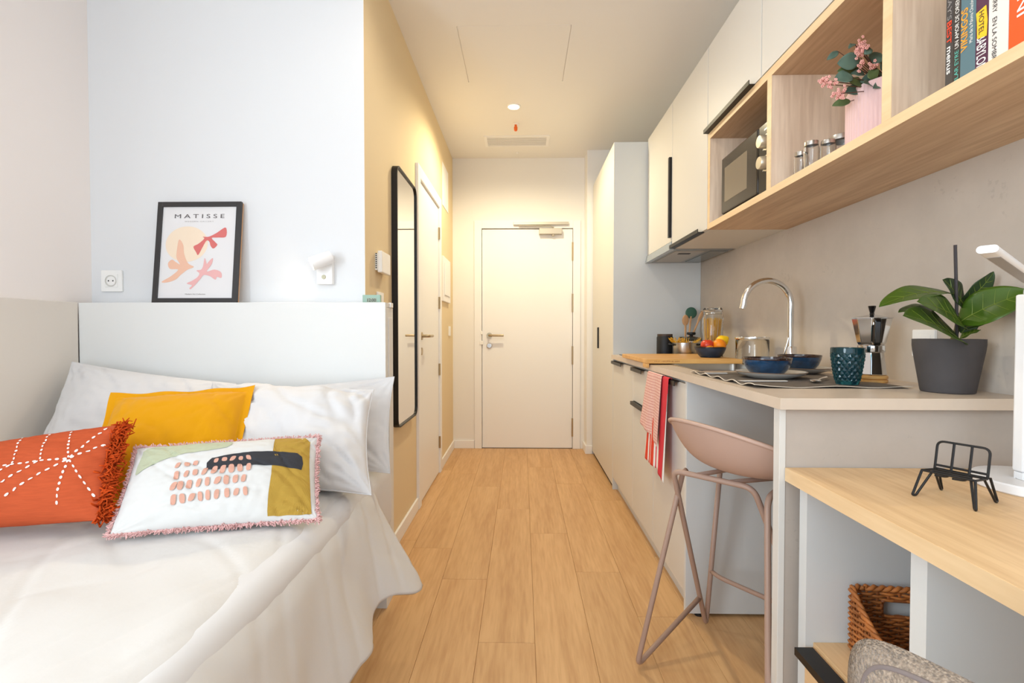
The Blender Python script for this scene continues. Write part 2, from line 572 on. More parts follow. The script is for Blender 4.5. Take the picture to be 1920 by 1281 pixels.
# overhead door closer
cl = B().box(-0.08, 0.425, YD - .040, YD - .014, 2.070, 2.097).obj('closer_rail', ALUP, d1, bevel=.002)
B().box(0.155, 0.365, YD - .050, YD + .002, 1.983, 2.037).obj('closer_body', ALUP, d1, bevel=.004)
B().tube([(0.29, YD - .03, 2.045), (0.26, YD - .035, 2.058), (-.03, YD - .035, 2.064)], .006, 8).obj('closer_arm', ALUP, d1)
B().lathe([(.012, 1.968), (.016, 1.972), (.016, 1.984)], (.285, YD - .025, 0), 16).obj('closer_valve', ALUP, d1, smooth=True)

# ------------------------------------------------------------------ bathroom door on the corridor wall
d2 = struct(thing('door_2', None, None, (XC, 3.38, 0)))
b = B()
b.box(XC - .05, XC + .018, DY0 - .073, DY0 - .003, 0, DZ + .078)
b.box(XC - .05, XC + .018, DY1 + .003, DY1 + .073, 0, DZ + .078)
b.box(XC - .05, XC + .018, DY0 - .003, DY1 + .003, DZ + .003, DZ + .078)
b.obj('door_frame', WHITE, d2, bevel=0.003)
B().box(XC - .04, XC + .004, DY0, DY1, 0.006, DZ).obj('door_leaf', WHITE, d2, bevel=0.002)
for z in (0.24, 0.80, 1.31, 1.84):
    B().lathe([(.0085, z - .045), (.0085, z + .045)], (XC + .010, DY1 + .001, 0), 10).obj('hinge', BRASSY, d2, smooth=True)
hy = DY0 + .055
h = B().lathe([(.0, 0), (.025, 0), (.025, .009), (.0, .009)], (XC + .004, hy, 1.062), 24, 'X', cap=False)
h.tube(fillet([(XC + .01, hy, 1.062), (XC + .055, hy, 1.062), (XC + .055, hy + .125, 1.062)], .02), .0095, 12)
h.obj('door_handle', BRASSY, d2, smooth=True)
B().lathe([(.0, 0), (.024, 0), (.024, .008), (.0, .008)], (XC + .004, hy, .965), 20, 'X', cap=False).obj('lock', BRASSY, d2, smooth=True)
# ------------------------------------------------------------------ tall cabinet and kitchen units
KX, KB = 0.625, 1.218            # front plane and back of the units
def lip(b, y0, y1, x, z, drop=.016, proj=.022):
    """black edge pull: a flat lip with a turned down front, running along y"""
    b.box(x - proj, x + .004, y0, y1, z, z + .003)
    b.box(x - proj, x - proj + .003, y0, y1, z - drop, z)

t = thing('tall_cabinet', 'full-height cashmere cupboard between the entrance wall and the worktop', 'cabinet', (.92, 3.86, 0))
b = B(); b.box(KX + .021, KB, 3.385, 4.340, .006, 2.38)
b.obj('body', CABSIDE, t)
B().box(KX, KB, 3.366, 3.384, 0.0, 2.38).obj('side_panel', CABSIDE, t, bevel=.001)
B().box(KX, KX + .019, 3.387, 4.34, .03, 2.378).obj('door', CAB, t, bevel=.0015)
B().box(KX - .012, KX + .002, 3.99, 4.01, 0.955, 1.125).obj('handle', BLACK, t, bevel=.001)
B().box(KX + .012, KX + .02, 3.387, 4.34, 0.0, .028).obj('plinth', BLACKM, t)

def base_unit(name, label, y0, y1, parts):
    t = thing(name, label, 'cabinet', (.92, (y0 + y1) / 2, 0), 'kitchen base units')
    B().box(KX + .021, KB, y0, y1, .09, .900).obj('body', CABSIDE, t)
    for kind, z0, z1, hand in parts:
        p = B().box(KX, KX + .019, y0 + .0015, y1 - .0015, z0, z1).obj(kind, CAB, t, bevel=.0012)
        if hand:
            h = B(); lip(h, hand[0], hand[1], KX + .002, z1 - .001)
            h.obj('handle', BLACK, p)
    B().box(KX + .035, KX + .05, y0, y1, 0, .09).obj('plinth', CABSIDE, t)
    return t
base_unit('base_cabinet', 'cashmere base unit with one full-height door beside the tall cupboard', 2.762, 3.362, [('door', .085, .890, (3.02, 3.34))])
base_unit('drawer_cabinet', 'cashmere drawer base unit half covered by the hanging dish towels', 2.330, 2.760, [('drawer', .705, .890, (2.50, 2.745)), ('drawer', .085, .700, (2.46, 2.745))])
t = base_unit('sink_cabinet', 'cashmere base unit under the sink, next to the knee space', 1.880, 2.328, [('door', .085, .890, (1.955, 2.30))])
B().box(KX - .001, KB, 1.860, 1.879, .012, .904).obj('side_panel', CABSIDE, t, bevel=.001)
B().lathe([(.016, 0), (.016, .012)], (.68, 1.875, 0), 12).obj('foot', BLACKM, t)

# peninsula end panel that closes the worktop
t = thing('end_panel', 'concrete-effect panel holding up the free end of the worktop', 'panel', (.92, 1.21, 0))
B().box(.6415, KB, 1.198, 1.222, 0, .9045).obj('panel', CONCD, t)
B().box(.6255, .6410, 1.196, 1.224, 0, .9045).obj('edge_strip', CAB, t, bevel=.001)

# worktop with the sink cut-out
CT0, CT1, CX = .905, .932, .612
SX0, SX1, SY0, SY1 = .715, 1.055, 1.97, 2.42
b = B()
b.box(CX, SX0, 1.168, 3.363, CT0, CT1); b.box(SX1, KB, 1.168, 3.363, CT0, CT1)
b.box(SX0, SX1, 1.168, SY0, CT0, CT1); b.box(SX0, SX1, SY1, 3.363, CT0, CT1)
tag(b.obj('worktop', COUNTER), 'greige laminate kitchen worktop with the sink let into it', 'worktop')

# backsplash
struct(B().box(1.2185, XR - .0002, 0.60, 3.365, .70, 1.60).obj('trim_2', CONC))

# sink
t = thing('sink', 'stainless steel sink let into the worktop, half under the bamboo board', 'sink', (.885, 2.195, .75))
e = .012
b = B()
b.box(SX0 - e, SX0 + .004, SY0 - e, SY1 + e, CT1, CT1 + .0018); b.box(SX1 - .004, SX1 + e, SY0 - e, SY1 + e, CT1, CT1 + .0018)
b.box(SX0, SX1, SY0 - e, SY0 + .004, CT1, CT1 + .0018); b.box(SX0, SX1, SY1 - .004, SY1 + e, CT1, CT1 + .0018)
b.obj('rim', STEEL, t)
def sinkf(u, v):
    a = 2 * PI * u
    k = min(1, v * 1.15)
    hx_, hy_ = (SX1 - SX0) / 2 - .004, (SY1 - SY0) / 2 - .004
    s = 1 - .10 * (k ** 3)
    ex = 0.22
    cx = math.copysign(abs(math.cos(a)) ** ex, math.cos(a)); cy = math.copysign(abs(math.sin(a)) ** ex, math.sin(a))
    if v < .7:
        z = CT1 - .17 * (v / .7); sc = s
    else:
        z = CT1 - .17 - .004 * (v - .7); sc = s * (1 - (v - .7) / .3 * .96)
    return ((SX0 + SX1) / 2 + hx_ * sc * cx, (SY0 + SY1) / 2 + hy_ * sc * cy, z)
B().grid(sinkf, 64, 20, cu=True).obj('basin', STEEL, t, smooth=True)
B().lathe([(.0, 0), (.04, 0), (.042, .003), (.0, .003)], ((SX0 + SX1) / 2, (SY0 + SY1) / 2, CT1 - .172), 24, cap=False).obj('drain', CHROME, t, smooth=True)

# hob
tag(B().box(.655, 1.165, 2.80, 3.31, CT1, CT1 + .005).obj('induction_hob', BLACKG, bevel=.0015), 'black glass hob at the far end of the worktop, partly under the bamboo board', 'hob')

# ------------------------------------------------------------------ wall cabinets, hood, shelf unit, upper tier
UX, UT = .853, 2.395
t = thing('wall_cabinet', 'cashmere wall cupboard above the extractor hood, next to the tall cupboard', 'cabinet', (1.03, 3.09, 1.62), 'kitchen wall cupboards')
B().box(UX + .02, KB, 2.816, 3.364, 1.575, UT).obj('body', CABSIDE, t)
p = B().box(UX, UX + .019, 2.818, 3.355, 1.607, UT - .002).obj('door', CAB, t, bevel=.0012)
B().box(UX - .016, UX + .002, 2.821, 2.843, 1.628, 2.085).obj('handle', BLACK, p, bevel=.001)
t = thing('wall_cabinet', 'cashmere wall cupboard between the hood cupboard and the microwave shelf', 'cabinet', (1.03, 2.55, 1.56), 'kitchen wall cupboards')
B().box(UX + .02, KB, 2.285, 2.814, 1.562, UT).obj('body', CAB, t)
p = B().box(UX, UX + .019, 2.287, 2.812, 1.565, UT - .002).obj('door', CAB, t, bevel=.0012)
h = B(); h.box(UX - .020, UX + .012, 2.35, 2.80, 1.5605, 1.5635); h.box(UX - .020, UX - .017, 2.35, 2.80, 1.5635, 1.578)
h.obj('handle', BLACK, p)

t = thing('extractor_hood', 'slim grey extractor hood under the far wall cupboard', 'hood', (1.03, 3.09, 1.55))
b = B()
b.prism([(.848, 1.603), (.868, 1.603), (.868, 1.556), (.838, 1.556)], .545, (0, 2.817, 0), (1, 0, 0), (0, 0, 1), (0, 1, 0))
b.obj('front_visor', mat('hood_glass', (176, 182, 184), .15, metal=.3), t, bevel=.001)
HOODM = mat('hood_grey', (150, 152, 150), .35, metal=.6)
B().box(.869, 1.20, 2.817, 3.362, 1.558, 1.574).obj('body', HOODM, t)
B().box(.89, 1.06, 2.86, 3.30, 1.555, 1.558).obj('filter', mat('hood_filter', (186, 178, 166), .4, metal=.5), t, bevel=.001)
B().box(.93, 1.00, 2.93, 2.96, 1.553, 1.555).obj('filter_catch', BLACKM, t)
B().box(1.09, 1.19, 2.86, 3.30, 1.5555, 1.558).obj('glass_strip', mat('hood_strip', (120, 128, 130), .2, metal=.4), t)

# open shelf unit in pale oak
SF, SB_ = .855, 1.218
t = thing('shelf_unit', 'long pale oak open shelf unit holding the microwave and books', 'shelf', (1.03, 1.3, 1.56))
YN = .30
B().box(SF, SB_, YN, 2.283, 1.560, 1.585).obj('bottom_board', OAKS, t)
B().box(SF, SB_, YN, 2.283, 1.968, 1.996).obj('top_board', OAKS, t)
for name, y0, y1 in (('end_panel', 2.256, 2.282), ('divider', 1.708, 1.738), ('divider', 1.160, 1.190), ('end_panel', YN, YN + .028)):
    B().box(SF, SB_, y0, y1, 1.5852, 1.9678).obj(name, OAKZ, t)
B().box(SB_ - .012, SB_ - .001, YN + .03, 2.255, 1.586, 1.967).obj('back_panel', OAKZ, t)
b = B()
b.box(SF - .0012, SF, YN, 2.283, 1.560, 1.585); b.box(SF - .0012, SF, YN, 2.283, 1.968, 1.996)
for y0, y1 in ((2.256, 2.282), (1.708, 1.738), (1.160, 1.190)):
    b.box(SF - .0012, SF, y0, y1, 1.5852, 1.9678)
b.obj('edge_banding', EDGE, t)

for i, (y0, y1, lab) in enumerate(((1.782, 2.283, 'cashmere top cupboard with a black pull above the microwave'), (1.235, 1.780, 'cashmere top cupboard above the shelf with the flowering plant'), (.69, 1.233, 'cashmere top cupboard above the row of books'))):
    t = thing('top_cabinet', lab, 'cabinet', (1.03, (y0 + y1) / 2, 2.0), 'cupboards above the open shelf')
    B().box(UX + .02, KB, y0, y1, 1.998, UT).obj('body', CAB, t)
    p = B().box(UX, UX + .019, y0 + .0015, y1 - .0015, 2.000, UT - .002).obj('door', CAB, t, bevel=.0012)
    if i == 0:
        h = B(); h.box(UX - .022, UX + .01, 1.83, 2.30 - .02, 1.9972, 1.9998); h.box(UX - .022, UX - .019, 1.83, 2.28, 1.9998, 2.014)
        h.obj('handle', BLACK, p)

# ------------------------------------------------------------------ microwave
t = thing('microwave', 'black microwave with two round silver dials on the oak shelf', 'microwave', (1.04, 1.97, 1.585))
mx = .880
B().box(mx + .02, 1.195, 1.745, 2.185, 1.592, 1.852).obj('body', BLACKM, t, bevel=.004)
dr = B().box(mx, mx + .022, 1.862, 2.192, 1.607, 1.850).obj('door', mat('microwave_front', (52, 47, 42), .16, spec=.6), t, bevel=.006)
B().box(mx - .0012, mx + .001, 1.945, 2.155, 1.652, 1.800).obj('door_window', mat('microwave_window', (128, 116, 98), .12, spec=.6), dr, bevel=.003)
B().box(mx + .004, mx + .022, 1.745, 1.858, 1.592, 1.850).obj('control_panel', mat('control_black', (22, 21, 20), .2), t, bevel=.002)
B().box(mx + .006, mx + .022, 1.745, 2.188, 1.588, 1.606).obj('lower_strip', mat('microwave_strip', (44, 40, 36), .2), t, bevel=.001)
for z in (1.700, 1.776):
    k = B().lathe([(.0, -.030), (.021, -.030), (.023, -.027), (.0245, 0), (.0, 0)], (mx + .004, 1.797, z), 32, 'X', cap=False)
    k.lathe([(.029, -.003), (.029, 0)], (mx + .004, 1.797, z), 32, 'X')
    k.obj('dial', mat('dial_silver', (206, 198, 178), .3, metal=.7), t, smooth=True)
b = B()
for z in (1.700, 1.776):
    for i in range(9):
        a = R(-130 + i * 32)
        yy, zz = 1.797 + .034 * math.sin(a), z + .034 * math.cos(a)
        b.box(mx + .0033, mx + .004, yy - .002, yy + .002, zz - .002, zz + .002)
b.box(mx + .0033, mx + .004, 1.775, 1.818, 1.823, 1.829)
tag(b.obj('dial_marks', PLASTIC, t), kind='stuff')
B().lathe([(.0, -.006), (.011, -.006), (.012, 0)], (mx + .004, 1.775, 1.640), 20, 'X', cap=False).obj('button', STEEL, t, smooth=True)
for y in (1.79, 2.14):
    for x in (.92, 1.16):
        B().lathe([(.012, 1.585), (.012, 1.594)], (x, y, 0), 10).obj('foot', BLACKM, t)
# ------------------------------------------------------------------ things on the worktop
ZT = CT1 + .0002
# tap
t = thing('kitchen_tap', 'chrome swan-neck kitchen tap standing behind the sink', 'tap', (1.118, 2.06, ZT))
tx, ty = 1.118, 2.06
B().lathe([(.0, ZT), (.026, ZT), (.026, ZT + .004), (.0245, ZT + .006), (.0245, ZT + .092), (.022, ZT + .096), (.0, ZT + .096)], (tx, ty, 0), 32, cap=False).obj('body', CHROME, t, smooth=True)
pts = [(tx, ty, ZT + .09), (tx, ty, 1.205)]
rr = .097
for i in range(1, 25):
    a = PI * i / 24 * 1.0
    pts.append((tx - rr + rr * math.cos(a), ty, 1.205 + rr * math.sin(a)))
pts.append((tx - 2 * rr - .006, ty, 1.185))
B().tube(pts, .0125, 20).obj('spout', CHROME, t, smooth=True)
lv = B()
dvec = Vector((-.80, -.60, 0)).normalized()
c0 = Vector((tx, ty, ZT + .045))
lv.tube([c0 + dvec * .02, c0 + dvec * .074], .017, 24)
lv.obj('handle_body', CHROME, t, smooth=True)
B().tube([c0 + dvec * .0741, c0 + dvec * .0765], .0165, 24).obj('end_cap', BLACKG, t, smooth=True)
p0 = c0 + dvec * .062
B().tube([p0, p0 + Vector((.006, -.01, .045)), p0 + Vector((.016, -.012, .088))], .0042, 12).obj('lever', CHROME, t, smooth=True)

# bamboo board lying across sink and hob
t = thing('cutting_board', 'thick bamboo cutting board lying over sink and hob, overhanging the worktop edge', 'board', (.82, 2.6, .9345))
B().box(.590, 1.045, 2.335, 2.895, .9375, .9595).obj('board', BAMBOO, t, bevel=.003)
b = B()
for y0, y1 in ((2.335, 2.36),):
    b.box(.590, .606, 2.340, 2.40, .918, .9376)
b.obj('front_lip', BAMBOO, t, bevel=.002)
b = B()
rnd = random.Random(3)
for i in range(16):
    xx = .63 + i * .0075
    b.box(xx, xx + rnd.uniform(.002, .005), 2.3343, 2.3351, .946, .946 + rnd.uniform(.003, .006))
b.obj('branded_mark', mat('burnt_mark', (168, 112, 60), .7), t)
ZB = .9597

# black canister
t = thing('storage_canister', 'black lidded storage canister beside the tall cupboard', 'canister', (.90, 3.10, .938))
B().lathe([(.0, .938), (.046, .938), (.050, .943), (.050, 1.052), (.046, 1.062), (.0, 1.062)], (.90, 3.10, 0), 40, cap=False).obj('body', BLACKM, t, smooth=True)
B().lathe([(.0, 1.062), (.0465, 1.062), (.0465, 1.075), (.0, 1.075)], (.90, 3.10, 0), 40, cap=False).obj('lid', mat('canister_lid', (74, 58, 46), .5), t, smooth=True)

def pan(name, label, c, r, z0, h, handles=True):
    t = thing(name, label, 'pot', (c[0], c[1], z0))
    B().lathe([(.0, z0), (r * .96, z0), (r, z0 + .006), (r, z0 + h), (r + .003, z0 + h + .001), (r - .002, z0 + h), (r - .003, z0 + .008), (.0, z0 + .006)], (c[0], c[1], 0), 48, cap=False).obj('body', STEEL, t, smooth=True)
    if handles:
        for sgn in (-1, 1):
            cx = c[0] + sgn * (r + .012)
            h_ = B().tube(fillet([(c[0] + sgn * r, c[1] - .026, z0 + h - .014), (cx + sgn * .008, c[1] - .024, z0 + h - .010), (cx + sgn * .008, c[1] + .024, z0 + h - .010), (c[0] + sgn * r, c[1] + .026, z0 + h - .014)], .012), .0055, 10)
            h_.obj('handle', BLACKM, t, smooth=True)
    return t
p1 = pan('cooking_pot', 'small steel pot with dry spaghetti sticking out of it', (.985, 2.985, 0), .070, .938, .085)
PASTA = mat('spaghetti', (232, 178, 52), .5, spec=.3)
t = thing('spaghetti_bundle', 'loose yellow spaghetti fanned out in the small steel pot', 'pasta', (.985, 2.985, .946))
b = B(); rnd = random.Random(11)
for i in range(90):
    a = rnd.uniform(0, 2 * PI); r0 = rnd.uniform(0, .03)
    bx, by = .975 + r0 * math.cos(a), 2.985 + r0 * math.sin(a)
    lean = rnd.gauss(-.025, .032)
    if i > 80: lean = .075 + rnd.uniform(0, .03)
    b.tube([(bx, by, .945), (max(.92, min(1.05, bx + lean)), by + rnd.uniform(-.02, .02), 1.023), (max(.92, min(1.05, bx + lean)) + lean * .3, by + rnd.uniform(-.02, .02), 1.028 + rnd.uniform(.004, .028))], .0012, 4)
tag(b.obj('strands', PASTA, t), kind='stuff')

p2 = pan('cooking_pot', 'second steel pot with black-knobbed glass lid, behind the spaghetti', (1.085, 3.16, 0), .075, .938, .092, False)
lz = .938 + .093
B().lathe([(.078, lz), (.079, lz + .004), (.070, lz + .014), (.045, lz + .024), (.015, lz + .029), (.0, lz + .029)], (1.085, 3.16, 0), 40, cap=False).obj('lid', mat('smoked_lid_glass', (96, 96, 92), .05, trans=.7), p2, smooth=True)
B().lathe([(.012, lz + .028), (.010, lz + .036), (.026, lz + .040), (.028, lz + .046), (.026, lz + .055), (.0, lz + .056)], (1.085, 3.16, 0), 28).obj('lid_knob', BLACKM, p2, smooth=True)

# utensil crock with three tools
t = thing('utensil_holder', 'dark crock for wooden spoons behind the pots', 'holder', (1.10, 3.29, .938))
B().lathe([(.0, .938), (.045, .938), (.048, .942), (.048, 1.055), (.044, 1.055), (.044, .944), (.0, .944)], (1.10, 3.29, 0), 32, cap=False).obj('crock', BLACKM, t, smooth=True)
def spoon(name, label, base, top, rx, rz, hm, bm_, roll=0.0, flat=.006):
    t = thing(name, label, 'utensil', base)
    base, top = Vector(base), Vector(top)
    d = (top - base).normalized()
    B().tube([base, base.lerp(top, .5), top - d * rz * .6], [.0055, .0055, .0065], 10).obj('handle', hm, t, smooth=True)
    zax = d; xax = Vector((1, 0, 0)) - d * d.x; xax.normalize(); yax = zax.cross(xax)
    rot = Matrix((xax, yax, zax)).transposed()
    B().ball(top, rx, flat, rz, rot=rot).obj('head', bm_, t, smooth=True)
spoon('silicone_brush', 'round green silicone utensil head on a wooden stick, in the crock', (1.105, 3.285, .946), (1.125, 3.28, 1.215), .038, .038, SPOON, mat('green_silicone', (58, 98, 80), .6))
spoon('wooden_spoon', 'upright pale wooden spoon standing in the crock', (1.085, 3.272, .946), (1.078, 3.25, 1.165), .022, .036, SPOON, SPOON)
spoon('wooden_spatula', 'wooden spatula leaning sideways out of the crock', (1.09, 3.30, .946), (1.180, 3.262, 1.19), .012, .04, SPOON, SPOON, flat=.005)

# pasta jar
jx, jy, jz = 1.066, 2.745, ZT
jx, jy = 1.078, 2.79
jz = CT1 + .005
t = thing('pasta_jar', 'tall clip-top glass jar filled with spaghetti', 'jar', (jx, jy, jz))
r = .056
B().lathe([(.0, jz), (r * .9, jz), (r, jz + .006), (r, jz + .225), (r * .82, jz + .248), (r * .84, jz + .262), (r * .80, jz + .262), (r * .78, jz + .248), (r - .004, jz + .224), (r - .004, jz + .010), (.0, jz + .008)], (jx, jy, 0), 48, cap=False).obj('glass', GLASS, t, smooth=True, sharp=60)
B().lathe([(.0, jz + .264), (r * .86, jz + .264), (r * .9, jz + .268), (r * .9, jz + .282), (r * .8, jz + .288), (.0, jz + .286)], (jx, jy, 0), 40, cap=False).obj('lid', GLASS, t, smooth=True)
b = B()
b.tube([(jx + r * .86 * math.cos(2 * PI * i / 40), jy + r * .86 * math.sin(2 * PI * i / 40), jz + .252) for i in range(40)], .0018, 6, closed=True)
b.tube([(jx + r * .92 * math.cos(2 * PI * i / 40), jy + r * .92 * math.sin(2 * PI * i / 40), jz + .266) for i in range(40)], .0016, 6, closed=True)
b.tube(fillet([(jx - r * 1.3, jy - .01, jz + .27), (jx, jy - r * 1.02, jz + .272), (jx + r * .6, jy - r * 1.0, jz + .272), (jx + r * .75, jy - r * .8, jz + .225), (jx + r * .6, jy - r * .9, jz + .20)], .01), .0017, 6)
b.obj('wire_clip', STEEL, t, smooth=True)
LABELM = mat('paper_label', (238, 236, 230), .7)
def lab(u, v):
    a = R(-112 + 74 * u)
    return (jx + (r + .0008) * math.cos(a), jy + (r + .0008) * math.sin(a), jz + .045 + .05 * v)
lb = B().grid(lab, 14, 2).obj('label', LABELM, t, smooth=True)
b = B()
for i in range(4):
    for j in range(3):
        if rnd.random() < .8:
            a = -112 + 14 + i * 10
            q = [(jx + (r + .0016) * math.cos(R(a + k)), jy + (r + .0016) * math.sin(R(a + k))) for k in (0, 5)]
            z = jz + .060 + j * .009
            b.bm.faces.new([b.bm.verts.new(p) for p in ((*q[0], z), (*q[1], z), (*q[1], z + .005), (*q[0], z + .005))])
b.obj('label_print', BLACKM, lb)
t2 = thing('spaghetti_bundle', 'sheaf of spaghetti standing inside the clip-top jar', 'pasta', (jx, jy, jz + .01))
b = B(); rnd = random.Random(5)
for i in range(75):
    a = rnd.uniform(0, 2 * PI); q = math.sqrt(rnd.random())
    r0, r1 = q * .034, min(.047, q * .05)
    a2 = a + rnd.uniform(-.4, .4)
    b.tube([(jx - .004 + r0 * math.cos(a), jy + r0 * math.sin(a), jz + .012), (jx + r1 * math.cos(a2), jy + r1 * math.sin(a2), jz + .226 + rnd.uniform(-.012, .006))], .0013, 5)
tag(b.obj('strands', PASTA, t2), kind='stuff')

# fruit bowl and fruit on the board
BLUE = mat('blue_glaze', (24, 58, 88), .12, spec=.6, coat=.4, noise_amt=.45, noise_scale=40)
NAVY = mat('navy_glaze', (40, 56, 76), .35, noise_amt=.25, noise_scale=40)
RIMB = mat('brown_glaze_rim', (52, 30, 22), .15, spec=.6, coat=.3)
def bowl(name, label, c, r, z, h, m, rim, group=None):
    t = thing(name, label, 'bowl', (c[0], c[1], z), group)
    x, y = c
    B().lathe([(.0, z), (r * .60, z), (r * .66, z + .003), (r * .86, z + h * .38), (r * .97, z + h * .75), (r * .985, z + h * .90), (r * .955, z + h * .90), (r * .90, z + h * .5), (r * .6, z + h * .16), (.0, z + h * .12)], (x, y, 0), 56, cap=False).obj('body', m, t, smooth=True, sharp=70)
    B().lathe([(r * .955, z + h * .88), (r * .986, z + h * .88), (r, z + h * .97), (r * .993, z + h), (r * .975, z + h), (r * .957, z + h * .88)], (x, y, 0), 56, cap=False).obj('rim', rim, t, smooth=True, sharp=70)
    return t
bowl('fruit_bowl', 'small navy bowl heaped with fruit on the bamboo board', (.955, 2.50), .075, ZB, .054, NAVY, mat('dark_rim', (36, 34, 36), .3))
def fruit(name, label, c, r, m, sq=.92, stem=None, tip=0, rot=None):
    t = thing(name, label, 'fruit', c)
    b = B(); b.ball((0, 0, 0), 1, u=24, v=16)
    for v in b.bm.verts:
        p = v.co
        if tip:
            k = abs(p.x)
            f = 1.0 if k < .6 else 1 - (k - .6) * .35
            v.co = Vector((p.x * (1 + tip * max(0, k - .75) * 2), p.y * f, p.z * f))
        elif stem:
            rho = math.hypot(p.x, p.y)
            v.co.z = p.z * sq - (math.copysign(.18, p.z) * max(0, 1 - rho * 2.0))
        else:
            v.co.z *= sq
    mx_ = Matrix.Translation(c) @ (rot or Matrix.Identity(4)) @ Matrix.Scale(r, 4)
    bmesh.ops.transform(b.bm, matrix=mx_, verts=b.bm.verts)
    b.obj('flesh', m, t, smooth=True, sharp=0)
    if stem:
        B().tube([(c[0], c[1], c[2] + r * .7), (c[0] + .004, c[1], c[2] + r * 1.12)], .0014, 6).obj('stem', mat('stem_brown', (92, 64, 40), .8), t)
    elif not tip:
        b = B().ball((c[0] + r * .30, c[1] - r * .62, c[2] + r * .60), .0022)
        b.obj('navel', mat('orange_navel', (150, 120, 50), .8), t)
ORANGE = mat('orange_peel', (246, 140, 20), .42, bump=.15, bump_scale=300)
fruit('apple', 'red apple in the fruit bowl', (.935, 2.485, 1.022), .033, mat('apple_skin', (206, 62, 34), .3, noise_amt=.35, noise_scale=22), .9, True)
fruit('orange', 'whole orange between apple and lemon in the fruit bowl', (.988, 2.470, 1.022), .0325, ORANGE, .96)
fruit('orange', 'orange half sunk in the fruit bowl under the apple', (.937, 2.466, 1.003), .0245, ORANGE, .85)
fruit('lemon', 'yellow lemon on top of the fruit bowl', (1.020, 2.515, 1.041), .030, mat('lemon_peel', (246, 200, 20), .4, bump=.1, bump_scale=260), tip=.5,
      rot=Matrix.Rotation(R(-35), 4, 'Y') @ Matrix.Rotation(R(-15), 4, 'Z'))

# wide glass jar beside the tap
gx, gy = 1.085, 2.33
gx, gy = 1.108, 2.375
t = thing('glass_jar', 'wide empty glass jar with steel rim, beside the tap', 'jar', (gx, gy, ZT))
r = .074
B().lathe([(.0, ZT), (r * .95, ZT), (r, ZT + .006), (r, ZT + .115), (r * .96, ZT + .120), (r * .94, ZT + .115), (r - .004, ZT + .010), (.0, ZT + .008)], (gx, gy, 0), 48, cap=False).obj('glass', GLASS, t, smooth=True, sharp=60)
B().lathe([(r * .97, ZT + .121), (r * 1.02, ZT + .121), (r * 1.04, ZT + .126), (r * 1.02, ZT + .132), (r * .96, ZT + .132), (r * .96, ZT + .122)], (gx, gy, 0), 48, cap=False).obj('steel_rim', CHROME, t, smooth=True)
B().lathe([(.0, ZT + .128), (r * .95, ZT + .128), (r * .95, ZT + .131), (.0, ZT + .131)], (gx, gy, 0), 48, cap=False).obj('lid', GLASS, t, smooth=True)

# placemat with wavy hem
MATF = mat('placemat_grey', (112, 104, 96), .9, spec=.1, noise_amt=.15, noise_scale=60, bump=.3, bump_scale=500, dist=.0008)
def pmf(u, v):
    x = .648 + .432 * u
    y = 1.372 + .515 * v
    wv = max(0, 1 - u / .10) ** 1.2
    z = CT1 + .0016 + wv * .009 * (0.5 + .5 * math.sin(v * 29)) * (1.0 - .3 * v)
    ev = max(0, 1 - v / .06)
    z += ev * .004 * (0.5 + .5 * math.sin(u * 13 + 1))
    return (x, y, z)
pm = tag(B().grid(pmf, 60, 90).obj('placemat', MATF, None, smooth=True, solid=.0016, offset=1), 'grey fabric placemat with rippled pale hem under the table setting', 'placemat')
b = B(); b.tube([Vector(pmf(0, i / 90)) + Vector((-.001, 0, .001)) for i in range(91)], .0014, 6)
b.tube([Vector(pmf(i / 60, 0)) + Vector((0, -.001, .001)) for i in range(61)], .0010, 6)
b.obj('hem', mat('hem_cream', (218, 206, 188), .9), pm)

PLATE = mat('stoneware_glaze', (192, 188, 180), .25, spec=.5, coat=.2)
PRIM = mat('plate_rim', (118, 92, 70), .3)
def plate(label, c, r, z):
    t = thing('plate', label, 'plate', (c[0], c[1], z), 'stoneware plates')
    B().lathe([(.0, z), (r * .62, z), (r * .66, z + .003), (r * .90, z + .011), (r * .985, z + .019), (r * .975, z + .021), (r * .86, z + .015), (r * .6, z + .008), (.0, z + .008)], (c[0], c[1], 0), 64, cap=False).obj('body', PLATE, t, smooth=True, sharp=70)
    B().tube([(c[0] + r * .985 * math.cos(2 * PI * i / 64), c[1] + r * .985 * math.sin(2 * PI * i / 64), z + .0202) for i in range(64)], .0013, 6, closed=True).obj('rim', PRIM, t, smooth=True)
ZP = CT1 + .0042
plate('grey stoneware plate in the middle of the placemat', (.836, 1.66), .110, ZP)
bowl('bowl', 'glossy blue bowl on the plate in the middle of the placemat', (.827, 1.665), .0755, ZP + .0085, .058, BLUE, RIMB, 'blue bowls on plates')
plate('grey stoneware plate behind the tumbler, nearer the backsplash', (1.046, 1.86), .108, ZP)
bowl('bowl', 'glossy blue bowl on the plate nearer the backsplash', (1.044, 1.86), .0735, ZP + .0085, .058, BLUE, RIMB, 'blue bowls on plates')
